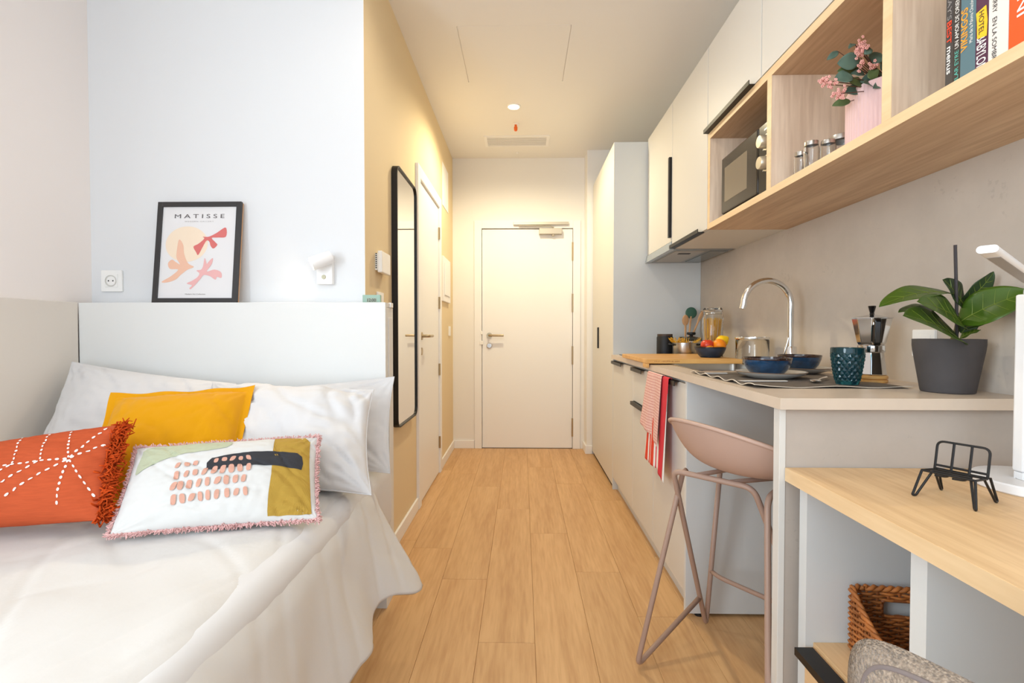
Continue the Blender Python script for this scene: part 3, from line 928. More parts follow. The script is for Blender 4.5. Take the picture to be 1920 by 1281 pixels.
# cutlery and napkin
NAP = mat('napkin_linen', (214, 204, 190), .9, spec=.1, bump=.2, bump_scale=400, dist=.0006)
b = B(); b.box(.655, .815, 1.512, 1.527, ZP, ZP + .0035)
tag(b.obj('knife', mat('knife_handle', (208, 202, 194), .45), None, bevel=.0015), 'pale-handled knife lying at the front of the placemat', 'cutlery')
t = thing('knife', 'pale-handled knife lying behind the front plate on the placemat', 'cutlery', (.73, 1.80, ZP))
B().box(.668, .748, 1.790, 1.804, ZP, ZP + .004).obj('handle', MATS['knife_handle'], t, bevel=.0015)
B().box(.748, .800, 1.791, 1.803, ZP + .0012, ZP + .0022).obj('blade', STEEL, t, bevel=.0004)
t = thing('spoon', 'silver spoon on the placemat beside the front plate', 'cutlery', (.93, 1.52, ZP))
B().tube([(.985, 1.60, ZP + .006), (.93, 1.54, ZP + .007), (.905, 1.512, ZP + .005)], [.004, .0025, .003], 8).obj('handle', CHROME, t, smooth=True)
B().ball((.885, 1.492, ZP + .006), .026, .015, .0045, rot=Matrix.Rotation(R(46), 3, 'Z')).obj('bowl', CHROME, t, smooth=True)

# blue glass tumbler with diamond relief
gx, gy = .953, 1.45
TEAL = mat('teal_glass', (40, 108, 120), .04, trans=.85, ior=1.45, spec=.5)
t = thing('tumbler', 'dark teal glass tumbler with diamond relief on the placemat', 'glass', (gx, gy, ZP))
def diam(u, v):
    a = 2 * PI * u
    z = ZP + .106 * v
    r0 = .0285 + .0145 * min(1, v * 1.15) ** .8
    k = 1.0 if .10 < v < .84 else 0.0
    q = (u * 16 + v * 5.2) % 1, (u * 16 - v * 5.2) % 1
    bump_ = min(abs(q[0] - .5), abs(q[1] - .5)) * 2
    r0 += k * .0032 * bump_ - (.0008 if k else 0)
    return (gx + r0 * math.cos(a), gy + r0 * math.sin(a), z)
b = B(); b.grid(diam, 192, 60, cu=True)
b.lathe([(.0430, ZP + .106), (.0418, ZP + .1072), (.040, ZP + .106), (.037, ZP + .07), (.026, ZP + .014), (.0, ZP + .012)], (gx, gy, 0), 64, cap=False)
b.lathe([(.0285, ZP), (.026, ZP - .0005), (.0, ZP - .0005)], (gx, gy, 0), 64, cap=False)
bmesh.ops.remove_doubles(b.bm, verts=b.bm.verts, dist=.0002)
b.obj('glass', TEAL, t, smooth=True, sharp=25)

# moka pot on a wooden trivet
mxx, myy = 1.092, 1.55
tag(B().lathe([(0.0000, ZT), (0.0410, ZT), (0.0435, ZT + .002), (0.0435, ZT + .009), (0.0385, ZT + .011), (0.0435, ZT + .013), (0.0435, ZT + .020), (0.0410, ZT + .022), (0.0000, ZT + .022)], (mxx, myy, 0), 48, cap=False).obj('trivet', BAMBOO, None, smooth=True), 'round turned wooden trivet under the coffee maker', 'trivet')
zm = ZT + .0222
t = thing('moka_pot', 'polished aluminium stovetop coffee maker with black handle', 'coffee maker', (mxx, myy, zm))
b = B(); b.lathe([(0.0000, zm), (0.0385, zm), (0.0402, zm + .003), (0.0320, zm + .072), (0.0000, zm + .072)], (mxx, myy, 0), 8, cap=False)
bmesh.ops.rotate(b.bm, verts=b.bm.verts, cent=(mxx, myy, 0), matrix=Matrix.Rotation(R(10), 3, 'Z'))
b.obj('boiler', ALU, t, bevel=.0015)
B().lathe([(0.0000, zm + .072), (0.0353, zm + .072), (0.0361, zm + .074), (0.0361, zm + .092), (0.0344, zm + .094), (0.0000, zm + .094)], (mxx, myy, 0), 40, cap=False).obj('collar', ALU, t, smooth=True)
b = B(); b.lathe([(0.0000, zm + .094), (0.0336, zm + .094), (0.0377, zm + .102), (0.0521, zm + .176), (0.0000, zm + .176)], (mxx, myy, 0), 8, cap=False)
bmesh.ops.rotate(b.bm, verts=b.bm.verts, cent=(mxx, myy, 0), matrix=Matrix.Rotation(R(10), 3, 'Z'))
b.obj('jug', ALU, t, bevel=.0015)
b = B(); b.lathe([(0.0537, zm + .1765), (0.0537, zm + .179), (0.0246, zm + .186), (0.0082, zm + .189), (0.0000, zm + .189)], (mxx, myy, 0), 8)
bmesh.ops.rotate(b.bm, verts=b.bm.verts, cent=(mxx, myy, 0), matrix=Matrix.Rotation(R(10), 3, 'Z'))
b.obj('lid', ALU, t)
B().lathe([(0.0074, zm + .187), (0.0057, zm + .194), (0.0107, zm + .214), (0.0098, zm + .216), (0.0000, zm + .216)], (mxx, myy, 0), 8).obj('lid_knob', BLACKG, t)
hd = Vector((-.40, -.917, 0)).normalized(); pr = Vector((-hd.y, hd.x, 0))
hp = lambda d, z: Vector((mxx, myy, zm + z)) + hd * d
b = B()
prof = [hp(.047, .178), hp(.074, .176), hp(.080, .168), hp(.074, .10), hp(.067, .092), hp(.060, .096), hp(.064, .160), hp(.047, .166)]
va = [b.bm.verts.new(q - pr * .0085) for q in prof]; vb = [b.bm.verts.new(q + pr * .0085) for q in prof]
b.bm.faces.new(va); b.bm.faces.new(list(reversed(vb)))
for i in range(8): b.bm.faces.new((va[i], vb[i], vb[(i + 1) % 8], va[(i + 1) % 8]))
b.obj('handle', BLACKG, t, bevel=.003)
b = B(); b.obox(hp(.050, .166), hd, pr, (0, 0, 1), .010, .009, .011)
b.obj('hinge', STEEL, t, bevel=.002)

# wall socket behind the plant
def wall_plate(name, label, cat, origin, ux, un, w, h, m=PLASTIC):
    """plate about its centre on a wall; ux horizontal in the wall, un out of it"""
    t = thing(name, label, cat, origin)
    o, ux, un = Vector(origin), Vector(ux), Vector(un)
    B().prism(rrect(w, h, .004, 3), .009, o, ux, (0, 0, 1), un).obj('plate', m, t, bevel=.0015)
    return t
t = wall_plate('wall_socket', 'white socket plate on the backsplash behind the dark plant pot', 'socket', (1.2184, 1.500, 1.055), (0, 1, 0), (-1, 0, 0), .082, .082)
B().box(1.2085, 1.2095, 1.473, 1.527, 1.03, 1.08).obj('insert', PLASTIC, t, bevel=.001)
# ------------------------------------------------------------------ desk
t = thing('desk', 'long pale oak desk top on white supports beside the worktop end panel', 'desk', (.93, .4, 0))
DY = 1.194
B().box(.640, 1.2175, -.60, DY, .727, .760).obj('desktop', OAKX, t, bevel=.001)
B().box(.6388, .6402, -.60, DY, .7275, .7595).obj('edge_banding', EDGE, t)
B().box(.665, 1.205, 1.146, 1.176, 0, .7268).obj('side_panel', CABSIDE, t)
B().box(.665, 1.205, .808, .842, 0, .7268).obj('divider', CABSIDE, t)
B().box(1.205, 1.216, -.58, 1.176, 0, .7268).obj('back_panel', CABSIDE, t)
B().box(.665, 1.205, -.58, -.55, 0, .7268).obj('side_panel', CABSIDE, t)

t = thing('drawer_unit', 'oak drawer box with black pull under the desk', 'drawer unit', (.93, .99, 0))
B().box(.684, 1.20, .844, 1.144, .02, .345).obj('body', OAKX, t)
B().box(.682, 1.20, .843, 1.145, .346, .362).obj('top', OAKX, t, bevel=.001)
p = B().box(.662, .681, .845, 1.143, .03, .352).obj('drawer', OAKX, t, bevel=.001)
b = B(); b.box(.634, .676, .860, 1.136, .3525, .3555); b.box(.634, .637, .860, 1.136, .338, .3525)
b.obj('handle', BLACK, p)

# wicker basket on the drawer unit
def basket():
    t = thing('wicker_basket', 'brown wicker basket with a handle slot on the drawer unit', 'basket', (.88, .985, .3622))
    WIC = mat('willow', (184, 112, 54), .55, noise_amt=.4, noise_scale=30)
    WICD = mat('willow_dark', (150, 86, 42), .55, noise_amt=.4, noise_scale=30)
    ang = R(-7)
    cx, cy = .880, .985
    W, D = .145, .130        # half sizes along x and y
    def place(x, y, z):
        c, s = math.cos(ang), math.sin(ang)
        return Vector((cx + x * c - y * s, cy + x * s + y * c, z))
    # perimeter parameter 0..1 from the near left corner: left side (front) -> far side -> right -> near
    out = rrect(2 * W, 2 * D, .025, 5)
    out = [(-p[1] * W / D, p[0] * D / W) for p in out]
    seg = [0]
    for a, b_ in zip(out, out[1:] + out[:1]): seg.append(seg[-1] + math.hypot(b_[0] - a[0], b_[1] - a[1]))
    Ltot = seg[-1]
    def per(s):
        s = (s % 1) * Ltot
        for i in range(len(out)):
            if seg[i + 1] >= s:
                a, b_ = out[i], out[(i + 1) % len(out)]
                k = (s - seg[i]) / max(1e-9, seg[i + 1] - seg[i])
                return a[0] + (b_[0] - a[0]) * k, a[1] + (b_[1] - a[1]) * k
        return out[0]
    def rim(x, y):
        h = .140
        if x < -W * .9:                      # the low open front
            k = y / D
            h = .085 + .055 * min(1, abs(k + .05) ** 1.5 * 1.15)
        return .3625 + h
    def hole(x, y, z):
        return y > D * .8 and abs(x + .03) < .042 and .3625 + .078 < z < .3625 + .112
    NS = 46
    for side, mm, lo, hi in (('weave', WIC, 0, 1),):
        b = B()
        row_h = .0062
        NP = 230
        for r_ in range(21):
            z = .366 + r_ * row_h
            run = []
            for i in range(NP + 1):
                s = i / NP
                x, y = per(s)
                ok = z < rim(x, y) - .004 and not hole(x, y, z)
                if ok:
                    ph = math.sin(s * NS * PI + (r_ % 2) * PI)
                    k = 1 + .028 * ph
                    run.append(place(x * k, y * k, z + .0012 * math.sin(s * 60 + r_)))
                if (not ok or i == NP) and len(run) > 1:
                    b.tube(run, .0033, 5); run = []
                elif not ok: run = []
        b.obj(side, mm, t, smooth=True, sharp=0)['kind'] = 'stuff'
    for i in range(NS):
        x, y = per((i + .5) / NS)
        zt = rim(x, y) - .002
        if hole(x, y, .3625 + .095):
            b = B(); b.tube([place(x, y, .3625), place(x, y, .3625 + .078)], .0028, 5); b.tube([place(x, y, .3625 + .112), place(x, y, zt)], .0028, 5)
        else:
            b = B(); b.tube([place(x, y, .3625), place(x, y, zt)], .0028, 5)
        b.obj('stake', WICD, t)
    # plaited rim of two twisted canes
    for q in (0, 1):
        pts = []
        for i in range(260):
            s = i / 260
            x, y = per(s)
            a = s * 2 * PI * 30 + q * PI
            k = 1 + .024 * math.cos(a)
            pts.append(place(x * k, y * k, rim(x, y) + .0032 * math.sin(a)))
        B().tube(pts, .0048, 6, closed=True).obj('rim_cane', WIC, t, smooth=True, sharp=0)
    pts = [place(-.03 + p_[0], D * 1.0, .3625 + .095 + p_[1]) for p_ in rrect(.088, .038, .008, 3)]
    B().tube(pts, .0042, 6, closed=True).obj('slot_binding', WICD, t, smooth=True, sharp=0)
    b = B(); b.prism([(p_[0] * .97, p_[1] * .97) for p_ in out], .006, place(0, 0, .3624), place(1, 0, 0) - place(0, 0, 0), place(0, 1, 0) - place(0, 0, 0), (0, 0, 1))
    b.obj('base', WICD, t)
basket()

# wire book stand on the desk
t = thing('book_stand', 'small black wire book stand shaped like a chair, on the desk', 'stand', (.86, .97, .76))
ZD = .7602
WR = .0023
fl_, fr_, bl_, br_ = Vector((.786, .990, ZD)), Vector((.832, .908, ZD)), Vector((.872, 1.028, ZD)), Vector((.913, .953, ZD))
sx = (fr_ - fl_).normalized(); sy = Vector((-sx.y, sx.x, 0))
Zs = ZD + .052
O_ = (fl_ + fr_) / 2 + sy * .016
hw = .041
def sp(a, d, z): return O_ + sx * a + sy * d + Vector((0, 0, z - ZD))
def leg(foot, a, b_):
    f = foot + Vector((0, 0, WR))
    B().tube(fillet([a, f + (a - b_) * .16, f - (a - b_) * .16, b_], .010, 5), WR, 8).obj('leg', BLACK, t, smooth=True)
leg(fl_, sp(-hw, .0, Zs), sp(-hw + .012, .016, Zs))
leg(fr_, sp(hw, .0, Zs), sp(hw - .012, .016, Zs))
leg(bl_, sp(-hw + .005, .058, Zs - .004), sp(-hw + .005, .040, Zs - .004))
leg(br_, sp(hw, .066, Zs - .004), sp(hw, .040, Zs - .004))
for d, a in ((.0, hw), (.016, hw - .010), (.052, hw), (.058, hw)):
    B().tube([sp(-a, d, Zs - (.004 if d > .04 else 0)), sp(a, d, Zs - (.004 if d > .04 else 0))], WR, 8).obj('seat_wire', BLACK, t, smooth=True)
B().tube([sp(-hw, 0, Zs), sp(-hw + .004, .052, Zs - .004)], WR, 8).obj('seat_wire', BLACK, t, smooth=True)
B().tube([sp(hw, 0, Zs), sp(hw, .052, Zs - .004)], WR, 8).obj('seat_wire', BLACK, t, smooth=True)
bt = Vector((.005, .006, .064))
top = lambda a: sp(a, .066, Zs + .052)
B().tube(fillet([sp(-hw, .054, Zs - .004), top(-hw), top(hw), sp(hw, .054, Zs - .004)], .012, 6), WR, 8).obj('back_frame', BLACK, t, smooth=True)
for a in (-.014, .014):
    B().tube(fillet([top(a), sp(a, .052, Zs - .008), sp(a, .036, Zs - .012), sp(a - .018, .030, Zs - .012)], .006, 5), WR, 8).obj('back_wire', BLACK, t, smooth=True)
B().tube([sp(-hw, .056, Zs + .004), sp(hw, .056, Zs + .004)], WR, 8).obj('back_wire', BLACK, t, smooth=True)

# desk lamp
t = thing('desk_lamp', 'white folding desk lamp with a round charging base', 'lamp', (1.12, 1.06, .76))
LW = mat('lamp_white', (232, 232, 232), .35)
B().lathe([(.0, .7602), (.105, .7602), (.108, .763), (.108, .778), (.105, .781), (.0, .781)], (1.085, 1.040, 0), 64, cap=False).obj('base', LW, t, smooth=True)
B().tube([(1.01, .985, .7815), (1.11, .945, .7815)], .0022, 6).obj('base_slot', BLACKM, t)
b = B(); b.tube([(1.055 + .018 * math.cos(2 * PI * i / 20), 1.035 + .018 * math.sin(2 * PI * i / 20), .7812) for i in range(20)], .0007, 5, closed=True)
b.obj('charging_mark', mat('lamp_print', (170, 170, 170), .6), t)
b = B(); b.box(1.040, 1.102, 1.030, 1.055, .796, 1.168)
b.obj('post', LW, t, bevel=.004)
b = B(); b.box(1.042, 1.100, 1.032, 1.053, .779, .7955)
b.obj('post_foot', LW, t, bevel=.002)
b = B(); b.lathe([(.015, -.028), (.015, .028)], (1.075, 1.03, 1.172), 20, 'X'); b.obj('hinge', mat('lamp_grey', (186, 184, 182), .4), t, smooth=True)
h0, h1 = Vector((1.075, 1.03, 1.177)), Vector((.744, .80, 1.222))
ax = (h1 - h0).normalized(); sd = ax.cross(Vector((0, 0, 1))).normalized(); upv = sd.cross(ax)
hb = B()
hb.prism(rrect(.027, .0125, .0061, 6), (h1 - h0).length, h0, sd, upv, ax)
hd_ = hb.obj('head', LW, t, smooth=True)
b = B(); b.obox(h0.lerp(h1, .53) - upv * .0064, ax, sd, upv, .155, .0085, .0006)
b.obj('light_panel', mat('lamp_diffuser', (150, 146, 142), .5), hd_)

# pot plant at the end of the worktop
px_, py_ = 1.113, 1.30
t = thing('potted_fig', 'leafy fig plant in a dark grey tapered pot on the worktop end', 'plant', (px_, py_, ZT))
POT = mat('charcoal_pot', (72, 68, 68), .75, noise_amt=.12, noise_scale=14, bump=.1, bump_scale=200)
B().lathe([(.0, ZT), (.054, ZT), (.056, ZT + .002), (.0725, ZT + .108), (.0741, ZT + .122), (.0741, ZT + .1385), (.069, ZT + .1385), (.067, ZT + .12), (.0, ZT + .12)], (px_, py_, 0), 64, cap=False).obj('pot', POT, t, smooth=True)
B().lathe([(.0, ZT + .126), (.0665, ZT + .124), (.0665, ZT + .12)], (px_, py_, 0), 32, cap=False).obj('soil', mat('soil', (46, 36, 28), .95, bump=.6, bump_scale=80), t, smooth=True)
STEM = mat('leaf_stem', (96, 92, 46), .6)
def leafmat(name, c, vein):
    m = mat(name, c, .34, spec=.5, noise_amt=.25, noise_scale=12)
    m.node_tree.nodes['Principled BSDF'].inputs['Subsurface Weight'].default_value = 0.0
    return m
LEAF = leafmat('fig_leaf', (66, 94, 22), None)
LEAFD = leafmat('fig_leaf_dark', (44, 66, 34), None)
VEIN = mat('leaf_vein', (112, 128, 48), .45)
def leaf(parent, base, tip, w, n, lift=.02, fold=.25, wave=.0, m=None, nv=18, nu=6, vein=True, shape=.8, name='leaf'):
    base, tip, n = Vector(base), Vector(tip), Vector(n).normalized()
    d = tip - base; L = d.length
    side = d.cross(n).normalized()
    n = side.cross(d).normalized()
    def f(u, v):
        t_ = v; s = u * 2 - 1
        wd = w * (max(0, math.sin(PI * min(1, t_ ** shape))) ** .75) * (.8 + .3 * t_)
        c = base + d * t_ + n * lift * 4 * t_ * (1 - t_)
        return c + side * s * wd + n * (abs(s) ** 1.5 * fold * wd + wave * math.sin(t_ * 12 + s * 2) * abs(s))
    o = B().grid(f, nu * 2, nv).obj(name, m or LEAF, parent, smooth=True, solid=.0009, offset=0, sharp=0)
    if vein:
        b = B()
        b.tube([Vector(f(.5, i / 16)) + n * .0008 for i in range(17)], [.0013 * (1 - i / 20) for i in range(17)], 5)
        for k in (.22, .38, .54, .70):
            for sg in (-1, 1):
                b.tube([Vector(f(.5 + sg * .5 * q * .85, min(.98, k + q * .13))) + n * .0007 for q in (0, .3, .6, .9)], [.0008, .0007, .0005, .0003], 4)
        b.obj('vein', VEIN, o)
    return o
def W3(px, py, Y):
    """a point of the plant given as sight-line fractions at depth Y"""
    return ((px - 979) / 916 * Y, Y, 1.09 - (py - 622) / 916 * Y)
s0 = (px_ + .008, py_, ZT + .12)
s1 = W3(1783, 588, 1.28)
B().tube([s0, Vector(s0).lerp(Vector(s1), .5) + Vector((.004, 0, 0)), s1], [.007, .006, .005], 8).obj('stem', STEM, t, smooth=True)
B().tube([W3(1779, 640, 1.262), W3(1777, 560, 1.255), W3(1773, 463, 1.25)], .0036, 8).obj('support_rod', mat('rod_dark', (58, 52, 54), .45), t, smooth=True)
LV = [  # base px, tip px, base depth, tip depth, half width, normal, lift, dark
    ((1768, 553), (1637, 576), 1.27, 1.20, .038, (.0, -.45, 1), .018, 0),
    ((1790, 612), (1706, 566), 1.27, 1.16, .046, (-.2, -.9, .55), .012, 0),
    ((1764, 592), (1672, 586), 1.28, 1.24, .030, (0, -.35, 1), .012, 0),
    ((1786, 640), (1681, 592), 1.26, 1.14, .056, (-.15, -.75, .65), .012, 0),
    ((1782, 606), (1914, 549), 1.27, 1.17, .052, (.1, -.75, .6), .014, 0),
    ((1788, 618), (1890, 565), 1.285, 1.235, .020, (0, -.5, 1), -.006, 0),
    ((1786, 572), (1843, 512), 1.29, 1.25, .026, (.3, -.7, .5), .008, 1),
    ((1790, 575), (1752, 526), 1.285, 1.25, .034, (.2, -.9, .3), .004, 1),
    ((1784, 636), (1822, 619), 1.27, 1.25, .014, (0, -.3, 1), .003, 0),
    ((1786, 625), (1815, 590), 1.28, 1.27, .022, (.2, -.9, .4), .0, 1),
]
for (b0, t0, y0, y1, w_, n_, lf, dk) in LV:
    leaf(t, W3(*b0, y0), W3(*t0, y1), w_, n_, lf, .18, .0015, LEAFD if dk else LEAF)

# ------------------------------------------------------------------ things on the oak shelf
ZS = 1.5852
def small_jar(label, x, y, r, h):
    t = thing('glass_jar', label, 'jar', (x, y, ZS), 'small jars on the oak shelf')
    B().lathe([(.0, ZS), (r * .93, ZS), (r, ZS + .004), (r, ZS + h * .78), (r * .86, ZS + h * .86), (r * .86, ZS + h * .98), (r * .80, ZS + h * .98), (r * .80, ZS + h * .86), (r - .003, ZS + h * .76), (r - .003, ZS + .007), (.0, ZS + .006)], (x, y, 0), 36, cap=False).obj('glass', GLASS, t, smooth=True, sharp=60)
    B().lathe([(.0, ZS + h), (r * .88, ZS + h), (r * .9, ZS + h * .985), (r * .9, ZS + h * .87), (r * .87, ZS + h * .87)], (x, y, 0), 36, cap=False).obj('lid', STEEL, t, smooth=True)
small_jar('small glass jar with steel lid, the one closest to the microwave', .925, 1.655, .020, .100)
small_jar('small glass jar with steel lid, second from the microwave', .905, 1.560, .0225, .098)
small_jar('small glass jar with steel lid, third from the microwave', .935, 1.525, .0215, .088)
small_jar('wider glass jar with steel lid tucked against the pink flower pot', 1.005, 1.570, .042, .118)

fx, fy = 1.035, 1.415
t = thing('flowering_plant', 'pink blossoming plant in a ribbed pale pink pot on the oak shelf', 'plant', (fx, fy, ZS))
PINK = mat('pink_ceramic', (226, 192, 190), .6)
b = B(); b.lathe([(.0, ZS), (.098, ZS), (.101, ZS + .003), (.101, ZS + .186), (.099, ZS + .190), (.093, ZS + .190), (.091, ZS + .17), (.0, ZS + .17)], (fx, fy, 0), 256, cap=False,
      mod=lambda a, h: 1 + (.010 * math.cos(a * 64) if h > ZS + .002 and h < ZS + .188 else 0))
b.obj('pot', PINK, t, smooth=True)
GL = mat('eucalyptus_leaf', (86, 110, 96), .55, noise_amt=.2, noise_scale=20)
GL2 = mat('eucalyptus_leaf_olive', (92, 112, 68), .55, noise_amt=.2, noise_scale=20)
BLO = mat('blossom_pink', (238, 178, 168), .75, noise_amt=.15, noise_scale=60)
FL = [((1596, 127), (1555, 131), 11, 0), ((1597, 143), (1555, 145), 7, 1), ((1584, 157), (1550, 161), 12.5, 0), ((1600, 180), (1568, 184), 8.5, 0), ((1580, 200), (1547, 208), 6.5, 1),
      ((1617, 134), (1631, 113), 10, 0), ((1648, 150), (1636, 116), 17, 0), ((1642, 160), (1597, 165), 12, 0), ((1660, 163), (1620, 177), 9, 0), ((1557, 110), (1536, 125), 4.5, 0),
      ((1586, 97), (1575, 105), 3.5, 0), ((1604, 116), (1617, 106), 5, 0), ((1664, 142), (1650, 124), 9, 0), ((1602, 169), (1577, 165), 7, 1), ((1622, 177), (1603, 167), 8, 0),
      ((1604, 152), (1580, 150), 7, 0), ((1625, 160), (1612, 145), 8, 1), ((1690, 160), (1672, 130), 13, 0), ((1690, 175), (1735, 150), 13, 0), ((1700, 150), (1715, 118), 11, 0), ((1680, 170), (1660, 150), 10, 1)]
rnd = random.Random(4)
mat('twig', (96, 66, 52), .8)
root = Vector((fx, fy, ZS + .17))
for i, (a, b_, w_, k) in enumerate(FL):
    y0 = 1.385 + rnd.uniform(-.02, .03); y1 = y0 - rnd.uniform(-.01, .035)
    q0, q1 = Vector(W3(*a, y0)), Vector(W3(*b_, y1))
    n_ = (rnd.uniform(-.6, .0), -.8, rnd.uniform(-.3, .5))
    leaf(t, q0, q1, w_ / 650 * 1.4, n_, .004, .12, .0008, GL2 if k else GL, nv=14, nu=4, vein=False, shape=.8)
    B().tube([root + Vector((rnd.uniform(-.03, .03), rnd.uniform(-.03, .03), 0)), q0.lerp(root, .4) + Vector((0, 0, .01)), q0], [.0018, .0015, .0010], 5).obj('twig', MATS['twig'], t)
for (cx_, cy_, y_, rx, rz, nb) in ((1597, 101, 1.37, 10, 12, 40), (1592, 116, 1.37, 9, 9, 22), (1535, 162, 1.36, 8, 7, 22), (1545, 170, 1.36, 7, 7, 14), (1564, 186, 1.35, 13, 11, 32), (1617, 137, 1.36, 7, 6, 12), (1600, 135, 1.36, 6, 7, 9), (1653, 146, 1.37, 4, 5, 6)):
    c = Vector(W3(cx_, cy_, y_))
    b = B()
    for k in range(nb):
        a_ = rnd.uniform(0, 2 * PI); q_ = math.sqrt(rnd.random())
        p = c + Vector((q_ * math.cos(a_) * rx / 660, rnd.gauss(0, .008), q_ * math.sin(a_) * rz / 660))
        for j in range(5):
            aa = j * 2 * PI / 5 + k
            b.ball(p + Vector((math.cos(aa) * .0026, rnd.uniform(-.001, .001), math.sin(aa) * .0026)), .0021, .0013, .0021, u=6, v=4)
    b.obj('flower_cluster', BLO, t, smooth=True, sharp=0)
    B().tube([c, (c + root) / 2 + Vector((0, 0, .01)), root], [.0010, .0014, .0016], 5).obj('twig', MATS['twig'], t)

# books: spines towards the room
WT = mat('print_white', (240, 238, 232), .6); TQ = mat('print_turquoise', (92, 190, 176), .6); OR = mat('print_orange', (240, 160, 40), .6)
RD = mat('print_red', (228, 66, 30), .6); GY = mat('print_grey', (150, 146, 144), .6); BK = mat('print_black', (50, 44, 44), .6); YL = mat('print_yellow', (246, 196, 40), .6)
PAGES = mat('book_pages', (232, 224, 206), .9)
BX = .872
BOOKS = [  # y far, y near, height, depth, spine colour, label
    (1.0365, 1.0190, .285, .20, (58, 56, 58), 'thin dark grey book, first beside the oak divider'),
    (1.0185, 1.0025, .270, .20, (50, 44, 44), 'brown-black novel with white and turquoise lettering on the oak shelf'),
    (1.0020, .9700, .270, .19, (84, 116, 126), 'slate blue book with an orange title on its spine'),
    (.9695, .9440, .275, .19, (78, 34, 66), 'purple paperback with a yellow label on its spine'),
    (.9435, .9060, .290, .20, (228, 222, 214), 'thick cream-white book with thin black spine lettering'),
    (.9050, .8590, .280, .20, (230, 86, 26), 'orange book with large white lettering'),
    (.8580, .8200, .285, .20, (86, 78, 62), 'dark olive book at the end of the row, cut by the frame'),
]
for i, (y0, y1, h, dp, c, labl) in enumerate(BOOKS):
    t = thing('book', labl, 'book', (BX + .1, (y0 + y1) / 2, ZS), 'books on the oak shelf')
    m = mat('book_cover_%d' % i, c, .4)
    b = B(); b.box(BX, BX + .003, y1, y0, ZS, ZS + h); b.box(BX + .003, BX + dp, y1, y1 + .002, ZS, ZS + h); b.box(BX + .003, BX + dp, y0 - .002, y0, ZS, ZS + h)
    cov = b.obj('cover', m, t)
    B().box(BX + .0031, BX + dp - .006, y1 + .0021, y0 - .0021, ZS + .004, ZS + h - .005).obj('pages', PAGES, t)
    def spine(s, mm, z, size, width, down, off, bold=.0):
        # lettering along the spine; down: reads top to bottom, else bottom to top
        yc = (y0 + y1) / 2
        if down: ux, uy, yo = (0, 0, -1), (0, -1, 0), yc + off
        else: ux, uy, yo = (0, 0, 1), (0, 1, 0), yc - off
        o = text('title', s, mm, cov, (BX, yo, z), ux, uy, size, width, .0006, bold)
        # the text plane must face the room (-x)
        return o
    if i == 0:
        spine("RAMSAY'S", GY, 1.818, .0135, .092, True, .005)
        spine('BEST', RD, 1.723, .0150, .045, True, .0055, .02)
        spine('menus', WT, 1.672, .0165, .055, True, .0050, .015)
    elif i == 1:
        spine('PILAR EYRE', TQ, 1.588, .0125, .066, False, .0045)
        spine('UN AMOR DE ORIENTE', WT, 1.659, .0125, .112, False, .0045, .004)
    elif i == 2:
        spine('VIKINGOS', OR, 1.643, .0200, .083, False, -.001, .02)
        spine('María de la Paloma Chacón', WT, 1.652, .0105, .081, False, .0105)
    elif i == 3:
        B().prism([(-.010, -.028), (.009, -.024), (.010, .008), (.012, .026), (-.008, .030), (-.011, .002)], .0008, (BX - .0001, (y0 + y1) / 2, 1.674), (0, 1, 0), (0, 0, 1), (-1, 0, 0)).obj('spine_label', YL, cov)
        text('title', 'HOTEL', BK, cov, (BX - .0009, (y0 + y1) / 2 + .005, 1.698), (0, 0, -1), (0, -1, 0), .0145, .043, .0008)
        spine('BABYLON', WT, 1.652, .027, .064, True, .0095, .01)
    elif i == 4:
        spine('HARRY', BK, 1.717, .0125, .038, True, .011)
        spine('EN LA SOMBRA', BK, 1.670, .0125, .085, True, .011)
    elif i == 5:
        spine('INVI', WT, 1.643, .027, .063, False, .010, .006)

# ------------------------------------------------------------------ dish towels on the sink-unit pull
def towel(name, label, y0, y1, ztop, zb0, zb1, x, m, fold, seed, skew=0.0, back=.10):
    def f(u, v):
        y = y0 + (y1 - y0) * u
        zb = zb0 + (zb1 - zb0) * u
        k = max(0, (v - .08) / .92)
        if v < .08:
            a = v / .08 * PI
            xx = x + .016 - .016 * (1 - math.cos(a)) / 2 * 1.0 + 0
            xx = x + .008 + .008 * math.cos(a)
            z = ztop + .006 * math.sin(a)
        else:
            xx = x - k * .010
            z = ztop - (ztop - zb) * k
        wv = math.sin(u * fold * 2 * PI + seed) * .007 * k ** .5 + math.sin(u * fold * 4.6 * PI + seed * 2) * .003 * k
        return (xx - wv - .008 * k, y + skew * k * (1 - .0) + (u - .5) * .07 * k, z)
    return tag(B().grid(f, 50, 50).obj(name, m, None, smooth=True, solid=.0016, sharp=0), label, 'towel')
def stripes(name, stops, scale_axis='Y', lo=0.0, hi=1.0):
    """stripe print along world y of the towel"""
    m = mat(name, (240, 236, 230), .9, spec=.1)
    nt = m.node_tree
    tc = nt.nodes.new('ShaderNodeTexCoord'); sx_ = nt.nodes.new('ShaderNodeSeparateXYZ')
    nt.links.new(tc.outputs['Object'], sx_.inputs[0])
    mr = nt.nodes.new('ShaderNodeMapRange'); mr.inputs['From Min'].default_value = lo; mr.inputs['From Max'].default_value = hi
    nt.links.new(sx_.outputs['XYZ'.index(scale_axis)], mr.inputs[0])
    r = nt.nodes.new('ShaderNodeValToRGB'); r.color_ramp.interpolation = 'CONSTANT'
    el = r.color_ramp.elements
    while len(el) > 1: el.remove(el[-1])
    el[0].position = 0; el[0].color = (*lin(stops[0][1]), 1)
    for p, c in stops[1:]:
        e_ = el.new(p); e_.color = (*lin(c), 1)
    nt.links.new(mr.outputs[0], r.inputs[0])
    nt.links.new(r.outputs[0], nt.nodes['Principled BSDF'].inputs['Base Color'])
    return m
